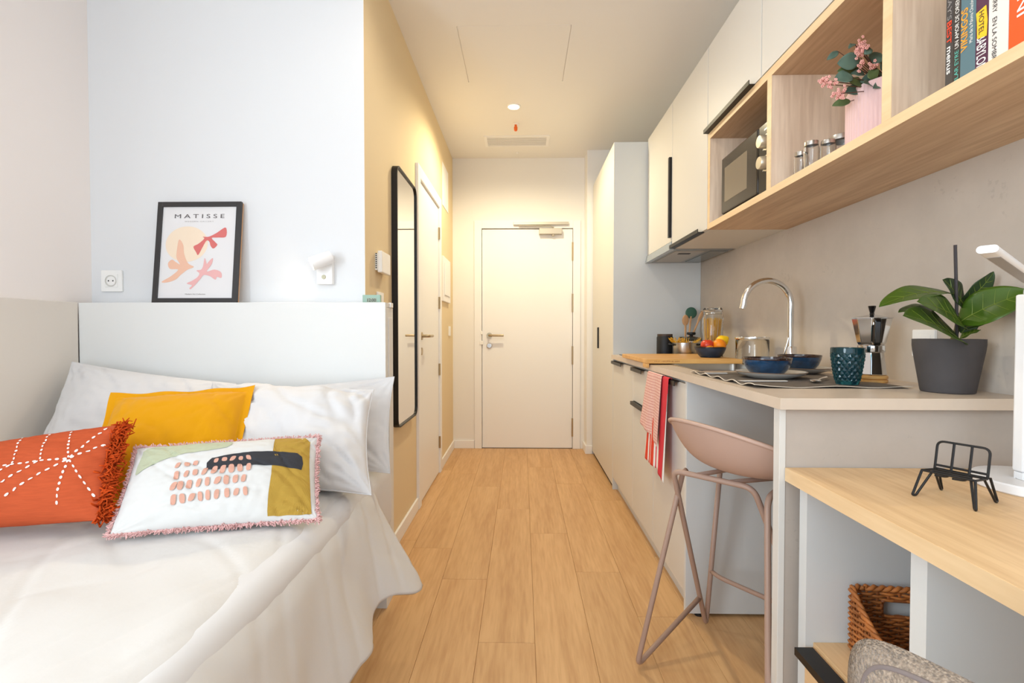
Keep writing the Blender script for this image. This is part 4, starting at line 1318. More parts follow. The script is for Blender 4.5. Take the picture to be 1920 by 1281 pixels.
RED, WH, CO, GR = (212, 66, 76), (240, 236, 232), (220, 78, 56), (160, 156, 152)
ST = stripes('red_stripes', [(0, WH), (.02, GR), (.035, RED), (.34, WH), (.46, RED), (.485, WH), (.53, CO), (.62, WH), (.64, CO), (.70, WH), (.75, CO), (.93, WH)], 'Y', 1.995, 2.33)
towel('striped_towel', 'red and white striped dish towel hanging under the checked one', 2.01, 2.30, .895, .475, .505, .5985, ST, 1.6, .6, .012)
CK = mat('pink_check', (236, 204, 192), .9, spec=.1)
nt = CK.node_tree
tc = nt.nodes.new('ShaderNodeTexCoord')
bk = nt.nodes.new('ShaderNodeTexBrick'); bk.offset = 0
bk.inputs['Color1'].default_value = (*lin((238, 206, 194)), 1); bk.inputs['Color2'].default_value = (*lin((234, 196, 184)), 1); bk.inputs['Mortar'].default_value = (*lin((196, 116, 116)), 1)
bk.inputs['Scale'].default_value = 1.0; bk.inputs['Mortar Size'].default_value = .0011; bk.inputs['Brick Width'].default_value = .0125; bk.inputs['Row Height'].default_value = .0125
bk.inputs['Mortar Smooth'].default_value = .2
mp = nt.nodes.new('ShaderNodeMapping'); mp.inputs['Rotation'].default_value = (0, R(90), R(90))
sx_ = nt.nodes.new('ShaderNodeSeparateXYZ'); cb = nt.nodes.new('ShaderNodeCombineXYZ')
nt.links.new(tc.outputs['Object'], sx_.inputs[0]); nt.links.new(sx_.outputs[1], cb.inputs[0]); nt.links.new(sx_.outputs[2], cb.inputs[1])
nt.links.new(cb.outputs[0], bk.inputs['Vector']); nt.links.new(bk.outputs[0], nt.nodes['Principled BSDF'].inputs['Base Color'])
towel('checked_towel', 'pale pink checked dish towel laid over the striped one', 2.085, 2.315, .899, .60, .655, .5925, CK, 1.2, 2.0, .03)

# ------------------------------------------------------------------ bar stool
t = thing('bar_stool', 'taupe bar stool with low shell seat and bent wire legs', 'stool', (.66, 1.50, 0))
TAU = mat('taupe_shell', (186, 156, 140), .5, spec=.35)
TAUM = mat('taupe_metal', (168, 140, 124), .42, spec=.4)
cS = Vector((.690, 1.495)); fd = Vector((.930, .368)).normalized(); wd_ = Vector((fd.y, -fd.x))
def shell(u, v):
    a = 2 * PI * u                      # 0 = front, PI = back
    ca, sa = math.cos(a), math.sin(a)
    ra = .205 if ca > 0 else .215
    rb = .238
    ex = .93
    lx = math.copysign(abs(ca) ** ex, ca) * ra
    ly = math.copysign(abs(sa) ** ex, sa) * rb
    back = max(0, -ca)
    zr = .690 + .138 * ((1 - ca) / 2) ** 1.3 - .010 * max(0, ca)
    k = v
    rad = k ** .5
    z = .672 + (zr - .672) * k ** 2.6
    out = 1 - .10 * (1 - k) * (1 if back > 0 else 0)
    p = cS + fd * lx * rad * out + wd_ * ly * rad * out
    return (p.x, p.y, z)
B().grid(shell, 96, 24, cu=True).obj('seat_shell', TAU, t, smooth=True, solid=.009, offset=-1, sharp=0)
b = B(); b.tube([Vector(shell(i / 96, 1)) + Vector((0, 0, -.002)) for i in range(96)], .0062, 8, closed=True)
b.obj('shell_rim', TAU, t, smooth=True, sharp=0)
F1, F2, F3, F4 = Vector((.372, 1.568, .009)), Vector((.678, 1.795, .009)), Vector((.600, 1.180, .009)), Vector((.915, 1.425, .009))
Zr = .647
a0, a1 = Vector((.482, 1.562, Zr)), Vector((.655, 1.388, Zr))
c0_, c1_ = Vector((.690, 1.700, Zr)), Vector((.870, 1.410, Zr))
def wire(name, pts, r=.0085, fr=.03):
    B().tube(fillet(pts, fr, 7), r, 12).obj(name, TAUM, t, smooth=True, sharp=0)
up = Vector((0, 0, 1))
brB = a0.lerp(F2, .80); brE = a1.lerp(F4, .80)
ain, din = Vector((.525, 1.600, Zr - .02)), Vector((.668, 1.335, Zr - .012))
wire('leg', [c0_, F2, a0, a1, F4, c1_], fr=.032)
wire('leg', [ain + Vector((.008, -.012, .014)), ain, F1, brB], fr=.03)
wire('leg', [din + Vector((.06, .055, .012)), din, F3, brE], fr=.03)
fz = .22
g0, g1 = c0_.lerp(F2, .66), c1_.lerp(F4, .66)
inn = (fd * -.04)
wire('footrest', [g0, g0 + Vector((.012, -.05, 0)), g1 + Vector((-.02, .045, 0)), g1], .0075, .03)
wire('seat_bracket', [c0_, c1_], .0085)
wire('seat_bracket', [a0.lerp(a1, .3), c0_.lerp(c1_, .3)], .007)
wire('seat_bracket', [a0.lerp(a1, .7), c0_.lerp(c1_, .7)], .007)

# ------------------------------------------------------------------ upholstered chair at the desk (only a corner of its back is in view)
t = thing('desk_chair', 'beige boucle upholstered chair back with piped edge, before the drawer unit', 'chair', (.50, .45, 0))
BOU = mat('boucle', (158, 140, 122), .95, spec=.1, noise_amt=.5, noise_scale=260, sheen=.2)
nt = BOU.node_tree
vo = nt.nodes.new('ShaderNodeTexVoronoi'); vo.inputs['Scale'].default_value = 420
tc = nt.nodes.new('ShaderNodeTexCoord'); nt.links.new(tc.outputs['Object'], vo.inputs['Vector'])
bp = nt.nodes.new('ShaderNodeBump'); bp.inputs['Strength'].default_value = .9; bp.inputs['Distance'].default_value = .0025; bp.invert = True
nt.links.new(vo.outputs['Distance'], bp.inputs['Height']); nt.links.new(bp.outputs[0], nt.nodes['Principled BSDF'].inputs['Normal'])
cb0 = Vector((.301, .470, 0)); cdir = Vector((.70, -.714, 0)).normalized(); cn = Vector((cdir.y, -cdir.x, 0))
cn = -cn if cn.dot(Vector((-1, -1, 0))) < 0 else cn     # outward (away from the seat)
Wc = .46
outline = []
def chair_back(sc, z0=.44, z1=.80):
    w_, h_ = Wc / 2 * sc, (z1 - z0) / 2
    pts = []
    for i in range(72):
        a = 2 * PI * i / 72
        ca, sa = math.cos(a), math.sin(a)
        e_ = .55
        pts.append((math.copysign(abs(ca) ** e_, ca) * w_, math.copysign(abs(sa) ** e_, sa) * h_))
    return pts
def cbp(x, z, off):
    # x from the chair's middle, gentle wrap round the sitter
    c = cb0 + cdir * (Wc / 2)
    bend = .06 * (x / (Wc / 2)) ** 2
    lean = (z - .62) * .12
    p = c + cdir * x + cn * (off - bend + lean)
    return Vector((p.x, p.y, z))
def cbf(front):
    def f(u, v):
        a = 2 * PI * u
        ca, sa = math.cos(a), math.sin(a)
        e_ = .24
        x, z = math.copysign(abs(ca) ** e_, ca) * Wc / 2 * v, .62 + math.copysign(abs(sa) ** e_, sa) * .185 * v
        th = .026 * (1 - v ** 6) ** .5 if v < 1 else 0
        return cbp(x, z, th * front)
    return f
b = B(); b.grid(cbf(1), 72, 14, cu=True); b.grid(cbf(-1), 72, 14, cu=True)
bmesh.ops.remove_doubles(b.bm, verts=b.bm.verts, dist=.0004)
bk_ = b.obj('backrest', BOU, t, smooth=True, sharp=0)
def ring(v, off):
    pts = []
    for i in range(90):
        a = 2 * PI * i / 90
        ca, sa = math.cos(a), math.sin(a); e_ = .24
        pts.append(cbp(math.copysign(abs(ca) ** e_, ca) * Wc / 2 * v, .62 + math.copysign(abs(sa) ** e_, sa) * .185 * v, off))
    return pts
B().tube(ring(.93, .0135), .0026, 8, closed=True).obj('piping', mat('piping', (118, 106, 102), .9), bk_, smooth=True, sharp=0)
sc_ = cb0 + cdir * Wc / 2 - cn * .24
def seatf(u, v):
    a = 2 * PI * u; ca, sa = math.cos(a), math.sin(a); e_ = .6
    p = sc_ + cdir * math.copysign(abs(ca) ** e_, ca) * .22 * min(1, v * 1.2) + cn * math.copysign(abs(sa) ** e_, sa) * .21 * min(1, v * 1.2)
    z = .47 - (0 if v < .8 else (v - .8) * .4) - .02 * min(1, v * 1.2) ** 4
    return (p.x, p.y, z)
B().grid(seatf, 64, 14, cu=True).obj('seat', BOU, t, smooth=True, solid=.02, sharp=0)
for i, j in ((-1, -1), (1, -1), (-1, 1), (1, 1)):
    q = sc_ + cdir * .15 * i + cn * .15 * j
    B().tube([(q.x, q.y, .40), (q.x + cdir.x * .05 * i + cn.x * .05 * j, q.y + cdir.y * .05 * i + cn.y * .05 * j, 0.003)], [.014, .009], 10).obj('leg', SPOON, t, smooth=True)
# ------------------------------------------------------------------ bed, headboard, bedding
t = thing('headboard', 'white headboard ledge box behind the pillows', 'headboard', (-1.14, 1.945, 0))
HX0, HX1, HY0, HZ = -1.746, -.531, 1.890, 1.204
B().box(HX0, HX1 - .0005, HY0, HY0 + .018, 0.0, HZ).obj('front_panel', PANELW, t, bevel=.001)
B().box(HX0, HX1, HY0 + .0185, 1.9985, HZ - .018, HZ - .0002).obj('top_board', PANELW, t, bevel=.001)
HEND = mat('headboard_end', (208, 190, 162), .5)
B().box(HX1 - .018, HX1, HY0 + .019, 1.9985, 0.0, HZ - .019).obj('end_panel', PANELW, t, bevel=.001)
B().box(HX1, HX1 + .003, HY0 + .040, 1.985, .30, 1.145).obj('end_door', PANELW, t, bevel=.001)
B().box(HX1 - .006, HX1 + .006, HY0 + .060, HY0 + .092, HZ - .018, HZ + .002).obj('catch', PLASTIC, t, bevel=.002)
B().box(HX0, HX0 + .018, HY0 + .019, 1.9985, 0, HZ - .019).obj('end_panel', PANELW, t)

t = thing('bed', 'bed base and mattress under the white duvet', 'bed', (-1.1, .9, 0))
BXR = -.500
B().box(-1.735, BXR - .08, -.12, 1.885, .10, .33).obj('base', PANELW, t, bevel=.004)
def mattf(z0, z1):
    b = B(); b.box(-1.738, BXR, -.12, 1.886, z0, z1); return b
mattf(.332, .590).obj('mattress', LINEN, t, bevel=.045, seg=6, smooth=True, sharp=0)
for x in (-1.65, BXR - .10):
    for y in (-.05, 1.80):
        B().lathe([(.025, 0), (.03, .10)], (x, y, 0), 16).obj('leg', BLACKM, t)

def nz(x, y, z=0, s=1.0):
    return noise.noise(Vector((x * s, y * s, z)))
ZB0 = .600
DYH = 1.640            # head edge of the duvet
def duvet(u, v):
    y = -.10 + (DYH + .10) * v
    # head edge slants: further up the bed in the middle
    top_w = (BXR - .10) - (-1.733)
    Rr = .13
    drop_end = .268 + .020 * math.sin(y * 9 + 1) + .012 * math.sin(y * 23)
    if y > 1.5: drop_end -= .015 * (y - 1.5) / .14
    AM = R(72)
    arc = Rr * AM
    z1 = ZB0 - Rr * (1 - math.cos(AM)); x1 = BXR - .10 + Rr * math.sin(AM)
    hang = (z1 - drop_end) / math.sin(AM)
    tot = top_w + arc + hang
    s = u ** .8 * tot
    if s < top_w:
        x = -1.733 + s; z = ZB0; k = 0; an = 0
    elif s < top_w + arc:
        an = (s - top_w) / Rr
        x = BXR - .10 + Rr * math.sin(an); z = ZB0 - Rr * (1 - math.cos(an)); k = 0
    else:
        an = AM
        q = (s - top_w - arc) / hang
        k = q
        fl_ = .55 + .45 * min(1, max(0, (y - .5) / 1.0))
        x = x1 + math.cos(AM) * hang * q * fl_; z = z1 - (z1 - drop_end) * q
        fold_ = (math.sin(y * 12 + 1.4 * math.sin(y * 5)) * .020 + math.sin(y * 27 + 2 + q * 2) * .005)
        x += fold_ * q ** 1.3
        if y > 1.2:                          # the head corner kicks out
            x += .055 * ((y - 1.2) / .44) ** 2 * q
    # soft undulation and long diagonal creases
    w = nz(x * 1.1 - y * .5, y * 1.3 + x * .6, 0, 2.2) * .009 + nz(x - y * .6, x * .4 + y, 3.7, 6.5) * .0045
    r1 = abs(nz(x * 1.9 + y * 1.6, (y - x) * .42, 7.1, 2.6)); r2 = abs(nz(x * 2.4 - y * 1.2, (y + x) * .5, 2.1, 3.1))
    w += -.0032 * max(0, 1 - r1 * 9) - .0020 * max(0, 1 - r2 * 10)
    edge = max(0, 1 - (x + 1.733) / .12)
    w += nz(y * 7 + s * 6, s * 2.5 - y * 2.5, 1.3, 1.0) * .0065 * min(1, max(0, (s - top_w + .25) / .35))
    w *= 1 - edge
    x += w * math.sin(an); z += w * math.cos(an)
    # hem of the head end lies flat on the mattress
    if v > .985 and s < top_w: z -= (v - .985) / .015 * .004
    yo = y
    if s > top_w + arc: yo = y - .03 * k * min(1, max(0, (y - 1.0) / .6)) ** 2 + .005 * math.sin(y * 17) * k
    if s > top_w: yo += -.02 * min(1, (s - top_w) / .15) * max(0, (y - 1.4) / .24)
    return (x, yo, z)
dv = B().grid(duvet, 170, 190).obj('duvet', DUVET, None, smooth=True, solid=.012, offset=-1, sharp=0)
tag(dv, 'creased white duvet draped over the side of the bed', 'duvet')

class Cushion:
    """soft pad from four corners (bottom left, bottom right, top right, top left as seen from its front)"""
    def __init__(s, bl, br, tr, tl, T, pinch=.05, power=2.4, q=.55, wr=.004, seed=0, flange=0.0, sag=0.0, wscale=7.0):
        s.c = [Vector(p) for p in (bl, br, tr, tl)]
        s.T, s.pinch, s.power, s.q, s.wr, s.seed, s.fl, s.ws = T, pinch, power, q, wr, seed, flange, wscale
        s.n = ((s.c[1] - s.c[0]).cross(s.c[3] - s.c[0])).normalized()
        s.sag = sag
    def base(s, u, v):
        u2 = u * (1 - s.pinch * (1 - v * v) * abs(u) ** 2)
        v2 = v * (1 - s.pinch * (1 - u * u) * abs(v) ** 2)
        a, b = (u2 + 1) / 2, (v2 + 1) / 2
        p = s.c[0] * (1 - a) * (1 - b) + s.c[1] * a * (1 - b) + s.c[2] * a * b + s.c[3] * (1 - a) * b
        return p + Vector((0, 0, -s.sag * (1 - u * u) * b))
    def th(s, u, v):
        k = 1 - s.fl
        uu, vv = min(1, abs(u) / k), min(1, abs(v) / k)
        return s.T / 2 * (max(0, (1 - uu ** s.power) * (1 - vv ** s.power))) ** s.q
    def surf(s, u, v, side=1, off=0.0):
        h = s.th(u, v)
        p = s.base(u, v)
        e = Vector((u * 1.7 + s.seed * 3.1, v * 1.3 - s.seed, s.seed + side))
        w = noise.noise(e * s.ws * .25) * s.wr * 1.6 + noise.noise(e * s.ws) * s.wr
        # creases radiating from the corners
        for cu in (-1, 1):
            for cv in (-1, 1):
                d = math.hypot(u - cu, v - cv)
                an = math.atan2(v - cv, u - cu)
                w += s.wr * 1.1 * math.sin(an * 16 + s.seed) * max(0, 1 - d / .9) ** 1.5
        r = abs(noise.noise(Vector((u * 2.2 + v * 1.4, (v - u) * .6, s.seed * 5 + side * 2))))
        w -= s.wr * 1.5 * max(0, 1 - r * 8)
        m = min(1, h / (s.T * .18))
        rip = 0
        if s.fl and h < s.T * .05:
            rip = .006 * math.sin(u * 9 + s.seed) * math.cos(v * 7) 
        return p + s.n * side * (h + w * m + off) + s.n * rip
    def build(s, name, m, parent=None, nu=56, nv=40):
        b = B()
        def rm(x): return math.copysign(1 - (1 - abs(x)) ** 1.5, x)   # denser near the seams
        for side in (1, -1):
            b.grid(lambda u, v: s.surf(rm(u * 2 - 1), rm(v * 2 - 1), side), nu, nv)
        bmesh.ops.remove_doubles(b.bm, verts=b.bm.verts, dist=.0004)
        return b.obj(name, m, parent, smooth=True, sharp=0)
    def patch(s, b, poly, rings=5, off=.0011, centre=None):
        """print a star-shaped outline (u,v) on the front"""
        n = len(poly)
        cu = centre or (sum(p[0] for p in poly) / n, sum(p[1] for p in poly) / n)
        c = b.bm.verts.new(s.surf(*cu, 1, off))
        prev = None
        for k in range(1, rings + 1):
            f = k / rings
            cur = [b.bm.verts.new(s.surf(cu[0] + (p[0] - cu[0]) * f, cu[1] + (p[1] - cu[1]) * f, 1, off)) for p in poly]
            for i in range(n):
                j = (i + 1) % n
                if prev is None: b.bm.faces.new((c, cur[i], cur[j]))
                else: b.bm.faces.new((prev[i], cur[i], cur[j], prev[j]))
            prev = cur

def pillow(label, *corners, **kw):
    c = Cushion(*corners, **kw)
    o = c.build('pillow', LINEN, None, 70, 52)
    tag(o, label, 'pillow', 'white bed pillows')
    b = B(); N_ = 80
    pts = [c.base(-1 + 2 * i / 20, -1) for i in range(20)] + [c.base(1, -1 + 2 * i / 20) for i in range(20)] + [c.base(1 - 2 * i / 20, 1) for i in range(20)] + [c.base(-1, 1 - 2 * i / 20) for i in range(20)]
    b.tube(pts, .0022, 6, closed=True)
    b.obj('seam', LINEN, o, smooth=True, sharp=0)
    return o
pillow('white pillow leaning in the corner by the low wall panel', (-1.665, 1.60, .625), (-.99, 1.63, .625), (-1.07, 1.80, .895), (-1.705, 1.815, .975), T=.15, wr=.005, seed=1)
pillow('white pillow behind, its corner showing beside the headboard end', (-1.02, 1.72, .615), (-.452, 1.655, .605), (-.486, 1.845, .918), (-1.08, 1.86, .865), T=.08, wr=.004, seed=2)
pillow('plump white pillow in front of the other one, above the printed cushion', (-1.04, 1.455, .625), (-.440, 1.41, .612), (-.510, 1.665, .890), (-1.12, 1.74, .905), T=.19, wr=.007, seed=3, pinch=.07, wscale=5)

# mustard cushion with a flat flange
c = Cushion((-1.175, 1.215, .612), (-.790, 1.310, .612), (-.885, 1.60, .912), (-1.265, 1.475, .900), T=.13, wr=.004, seed=4, flange=.10, pinch=.04)
MUST = mat('mustard_cotton', (214, 150, 6), .8, spec=.15, sheen=.1, bump=.1, bump_scale=500, dist=.0005)
tag(c.build('cushion', MUST, None, 60, 60), 'mustard yellow cushion with flat flanged edge leaning on the pillows', 'cushion')

# orange cushion with fringe and white stitching
co = Cushion((-1.475, 1.060, .628), (-.985, 1.115, .648), (-1.045, 1.245, .848), (-1.530, 1.200, .770), T=.125, wr=.002, seed=5, pinch=.03)
ORC = mat('orange_slub', (186, 84, 50), .9, spec=.1, noise_amt=.10, noise_scale=30, stretch=(1, 1, 9), bump=.25, bump_scale=300, dist=.0008)
o = co.build('cushion', ORC, None, 60, 44)
tag(o, 'orange cushion with white stitched rays and a shaggy fringe', 'cushion')
def stitches(b, p, q, k=9, w=.010, seed=0):
    rnd = random.Random(seed)
    L = math.hypot((q[0] - p[0]) * .245, (q[1] - p[1]) * .12)
    d = ((q[0] - p[0]), (q[1] - p[1]))
    for i in range(k):
        t0 = (i + .2) / k; t1 = (i + .78) / k
        a = [p[0] + d[0] * (t0 + t1) / 2, p[1] + d[1] * (t0 + t1) / 2]
        hl = (t1 - t0) / 2
        du, dv_ = d[0] * hl, d[1] * hl
        L2 = math.hypot(du * .245, dv_ * .12)
        w_ = .0022 * rnd.uniform(.85, 1.35)
        pu, pv = -dv_ * .12 / L2 * w_ / .245, du * .245 / L2 * w_ / .12
        poly = []
        for j in range(10):
            an = 2 * PI * j / 10
            poly.append((a[0] + du * math.cos(an) + pu * math.sin(an), a[1] + dv_ * math.cos(an) + pv * math.sin(an)))
        co.patch(b, poly, 2, .0016)
b = B()
def O(px, py):
    """cushion coordinates of a spot on its face: px along its length, py from the bottom"""
    return (px, py)
hub = (.70, .12)
rays = [((.70, .12), (-.95, -.10), 26), ((.70, .12), (.92, .92), 7), ((.70, .12), (.97, .50), 5), ((.70, .12), (.60, .86), 8), ((.70, .12), (.96, -.62), 7), ((.70, .12), (.66, -.80), 8), ((.70, .12), (.22, -.62), 8),
        ((.46, .10), (.40, .86), 8), ((.46, .10), (-.02, -.60), 8), ((.22, .06), (.16, .84), 8), ((.22, .06), (-.28, -.60), 9), ((-.02, .03), (-.12, .84), 9), ((-.02, .03), (-.50, -.58), 8),
        ((-.26, 0), (-.36, .82), 8), ((-.26, 0), (-.70, -.56), 8), ((-.5, -.03), (-.6, .8), 8), ((-.5, -.03), (-.9, -.5), 8)]
for i, (p, q, k) in enumerate(rays): stitches(b, p, q, k, seed=i)
b.obj('stitching', mat('stitch_white', (244, 240, 232), .9), o)
FR = mat('fringe_orange', (196, 76, 28), .9, spec=.1, noise_amt=.3, noise_scale=40)
b = B(); rnd = random.Random(9)
for i in range(430):
    v = rnd.uniform(-1, 1)
    p = co.base(1.0, v) + Vector((rnd.uniform(-.006, .004), rnd.uniform(-.012, .010), rnd.uniform(-.004, .004)))
    out = (co.base(1, v) - co.base(.8, v)).normalized()
    d = (out + Vector((rnd.gauss(0, .6), rnd.gauss(0, .7), rnd.gauss(0, .6)))).normalized()
    l = rnd.uniform(.014, .034)
    q = p + d * l
    b.tube([p, p.lerp(q, .5) + Vector((rnd.gauss(0, .006), rnd.gauss(0, .006), rnd.gauss(0, .006))), q + Vector((rnd.gauss(0, .005), rnd.gauss(0, .005), rnd.gauss(0, .005)))], [.0028, .0024, .0012], 4)
tag(b.obj('fringe', FR, o, smooth=True, sharp=0), kind='stuff')

# printed lumbar cushion
cp = Cushion((-.955, 1.100, .618), (-.512, 1.205, .618), (-.580, 1.372, .790), (-1.015, 1.262, .782), T=.105, wr=.0022, seed=6, pinch=.03)
o = cp.build('cushion', mat('cream_canvas', (206, 204, 200), .85, spec=.15, bump=.15, bump_scale=600, dist=.0005), None, 130, 84)
tag(o, 'cream oblong cushion with abstract olive, sage and black print and pink fringe', 'cushion')
def smooth_poly(pts, k=6):
    return [(p.x, p.y) for p in catmull([(a, b_, 0) for a, b_ in pts], k, True)]
def dense(p, k=6):
    return [(p[i][0] + (p[(i + 1) % len(p)][0] - p[i][0]) * j / k, p[i][1] + (p[(i + 1) % len(p)][1] - p[i][1]) * j / k) for i in range(len(p)) for j in range(k)]
b = B(); cp.patch(b, smooth_poly([(-.90, .55), (-.86, .88), (-.6, .93), (-.2, .93), (.02, .92), (.06, .80), (.02, .68), (-.15, .60), (-.4, .55), (-.7, .38), (-.90, .20)]), 16, .0014, (-.45, .74))
b.obj('sage_print', mat('print_sage', (176, 180, 152), .9), o)
b = B(); cp.patch(b, dense([(.515, .945), (.70, .955), (.86, .93), (.925, .80), (.935, .4), (.945, 0), (.95, -.5), (.945, -.90), (.80, -.93), (.60, -.93), (.50, -.93), (.515, -.5), (.535, -.1), (.53, .4)]), 16, .0018)
b.obj('olive_print', mat('print_olive', (168, 134, 52), .9), o)
b = B()
top_ = [(-.13 + .98 * i / 14, .30 + .10 * math.sin(PI * min(1, (i / 14) * 1.1)) + .08 * (1 - abs(i / 7 - 1))) for i in range(15)]
band = [(-.135, .09), (-.14, .22), (-.10, .35)] + [( -.04 + .84 * i / 10, .37 + .10 * math.sin(PI * i / 10 * .8)) for i in range(11)] + [(.855, .34), (.87, .18), (.855, .02)] + [(.80 - .84 * i / 10, .04 + .075 * math.sin(PI * i / 10)) for i in range(11)]
cp.patch(b, dense(band, 3), 16, .0027, (.36, .26))
b.obj('black_print', mat('print_charcoal', (48, 48, 52), .9), o)
b = B(); rnd = random.Random(2)
rows = [(.27, [-.44, -.345, -.26, -.05, .035, .12, .20, .28], .055), (.03, [-.43, -.33, -.24, -.145, -.05, .035, .12, .205, .295], .085), (-.22, [-.43, -.365, -.28, -.185, -.10, 0, .085, .175, .255], .09), (-.50, [-.41, -.325, -.235, -.155, -.08, .005, .105, .195, .285], .09)]
for v0, us, hgt in rows:
    for u0 in us:
        vv = v0 + (u0 + .1) * .10
        tl_ = rnd.uniform(-.012, .014)
        hh = hgt * rnd.uniform(.85, 1.15); ww = .026 * rnd.uniform(.85, 1.15)
        cp.patch(b, [(u0 + ww * math.copysign(abs(math.cos(2 * PI * i / 14)) ** .7, math.cos(2 * PI * i / 14)) + tl_ * math.sin(2 * PI * i / 14), vv + hh * math.copysign(abs(math.sin(2 * PI * i / 14)) ** .7, math.sin(2 * PI * i / 14))) for i in range(14)], 3, .0031)
b.obj('dab_print', mat('print_terracotta', (202, 152, 132), .9), o)
b = B(); rnd = random.Random(8)
for i in range(2100):
    s_ = rnd.random()
    if s_ < .32: uv = (rnd.uniform(-1, 1), -1)
    elif s_ < .64: uv = (rnd.uniform(-1, 1), 1)
    elif s_ < .82: uv = (-1, rnd.uniform(-1, 1))
    else: uv = (1, rnd.uniform(-1, 1))
    p = cp.base(*uv)
    outd = (p - cp.base(uv[0] * .85, uv[1] * .85)).normalized()
    d = (outd * .8 + cp.n * rnd.uniform(-.3, .8) + Vector((rnd.gauss(0, .5), rnd.gauss(0, .5), rnd.gauss(0, .5)))).normalized()
    l = rnd.uniform(.006, .013)
    b.tube([p + cp.n * rnd.uniform(-.004, .005), p + d * l], [.0018, .0012], 4)
tag(b.obj('fringe', mat('fringe_pink', (214, 172, 168), .95, spec=.1), o), kind='stuff')

# ------------------------------------------------------------------ things on and above the headboard
# framed print leaning on the wall
t = thing('framed_print', 'black-framed poster with abstract cut-paper birds leaning on the wall', 'picture', (-1.31, 1.95, HZ))
pz0, pz1, py0, py1 = HZ + .0005, HZ + .415, 1.928, 1.972
pu = Vector((0, py1 - py0, pz1 - pz0)); PH = pu.length; pu.normalize()
pxv = Vector((1, 0, 0)); pn = pxv.cross(pu)          # out of the picture, towards the room
PWD = .344
po = Vector((-1.312, py0, pz0))
fw = .020
def pic(x, y, off=0.0): return po + pxv * x + pu * y + pn * off
FRB = mat('frame_black', (50, 48, 48), .45)
for (x0, x1, y0, y1) in ((-PWD / 2, -PWD / 2 + fw, 0, PH), (PWD / 2 - fw, PWD / 2, 0, PH), (-PWD / 2 + fw, PWD / 2 - fw, 0, fw), (-PWD / 2 + fw, PWD / 2 - fw, PH - fw, PH)):
    b = B(); b.obox(pic((x0 + x1) / 2, (y0 + y1) / 2, -.006), pxv, pu, pn, (x1 - x0) / 2, (y1 - y0) / 2, .0065)
    b.obj('frame_bar', FRB, t, bevel=.0012)
b = B(); b.obox(pic(0, PH / 2, -.0175), pxv, pu, pn, PWD / 2 - .003, PH / 2 - .002, .005); b.obj('backing', SPOON, t)
sh = B(); sh.obox(pic(0, PH / 2, -.009), pxv, pu, pn, PWD / 2 - fw, PH / 2 - fw, .003); sheet = sh.obj('paper', mat('poster_paper', (226, 224, 224), .6), t)
def flat(name, pts, c, lvl):
    b = B()
    vs_ = [b.bm.verts.new(pic(x, y, -.0058 + lvl * .0003)) for x, y in pts]
    f = b.bm.faces.new(vs_)
    bmesh.ops.triangulate(b.bm, faces=[f])
    b.obj(name, mat('ink_' + name + str(lvl), c, .6), sheet)
def PP(x, y):   # poster coordinates: 0..1 from the top left of the sheet
    w, h = PWD - 2 * fw, PH - 2 * fw
    return (-w / 2 + x * w, PH - fw - y * h)
flat('sun', [PP(.345 + .285 * math.cos(2 * PI * i / 48), .41 + .195 * math.sin(2 * PI * i / 48)) for i in range(48)], (238, 218, 194), 0)
def shape(name, pts, c, lvl): flat(name, [PP(*p) for p in smooth_poly(pts, 5)], c, lvl)
shape('bird', [(.24, .36), (.30, .42), (.32, .52), (.38, .62), (.46, .66), (.38, .69), (.30, .74), (.22, .80), (.10, .83), (.04, .82), (.16, .76), (.25, .69), (.14, .68), (.11, .62), (.16, .58), (.22, .61), (.27, .63), (.22, .56), (.22, .46)], (232, 186, 160), 1)
shape('bird', [(.56, .33), (.64, .33), (.74, .29), (.86, .23), (.87, .33), (.76, .34), (.68, .345), (.73, .39), (.76, .42), (.71, .46), (.67, .43), (.65, .385), (.61, .375), (.56, .45), (.51, .53), (.48, .50), (.44, .44), (.50, .41), (.56, .37), (.58, .345)], (212, 112, 108), 2)
shape('bird', [(.60, .565), (.63, .62), (.635, .63), (.66, .60), (.71, .565), (.70, .63), (.64, .71), (.74, .69), (.83, .72), (.84, .78), (.78, .77), (.76, .80), (.68, .76), (.60, .75), (.56, .79), (.50, .85), (.44, .90), (.42, .89), (.45, .86), (.38, .84), (.45, .81), (.52, .77), (.54, .73), (.50, .70), (.56, .69), (.585, .65)], (230, 176, 174), 3)
def ptext(s, y, size, width, c, bold=0, sp=1.0):
    q = PP(.5, y)
    text('lettering', s, mat('ink_' + s.split()[0], c, .6), sheet, pic(q[0], q[1], 0), pxv, pu, size, width, -.0050, bold, 'CENTER', sp)
ptext('MATISSE', .125, .024, .205, (92, 84, 84), 0, 1.5)
ptext('MODERN GALLERY', .168, .0070, .118, (170, 164, 162), 0, 1.5)
ptext('Modern Art Collection', .962, .0075, .082, (130, 124, 122))

# wall socket above the headboard
t = wall_plate('wall_socket', 'square white power socket above the headboard near the corner', 'socket', (-1.699, 1.9998, 1.300), (-1, 0, 0), (0, -1, 0), .088, .088)
B().box(-1.726, -1.672, 1.9885, 1.991, 1.274, 1.328).obj('insert', PLASTIC, t, bevel=.0015)
B().lathe([(.0235, -.0135), (.0235, -.012), (.019, -.012), (.0185, -.0110), (.0, -.0110)], (-1.699, 2.0, 1.300), 32, 'Y', cap=False).obj('cup', mat('socket_cup', (206, 204, 198), .4), t, smooth=True)
for x in (-.0095, .0095):
    B().lathe([(.003, -.0128), (.0, -.0128)], (-1.699 + x, 2.0, 1.300), 12, 'Y', cap=False).obj('pin_hole', BLACKM, t)

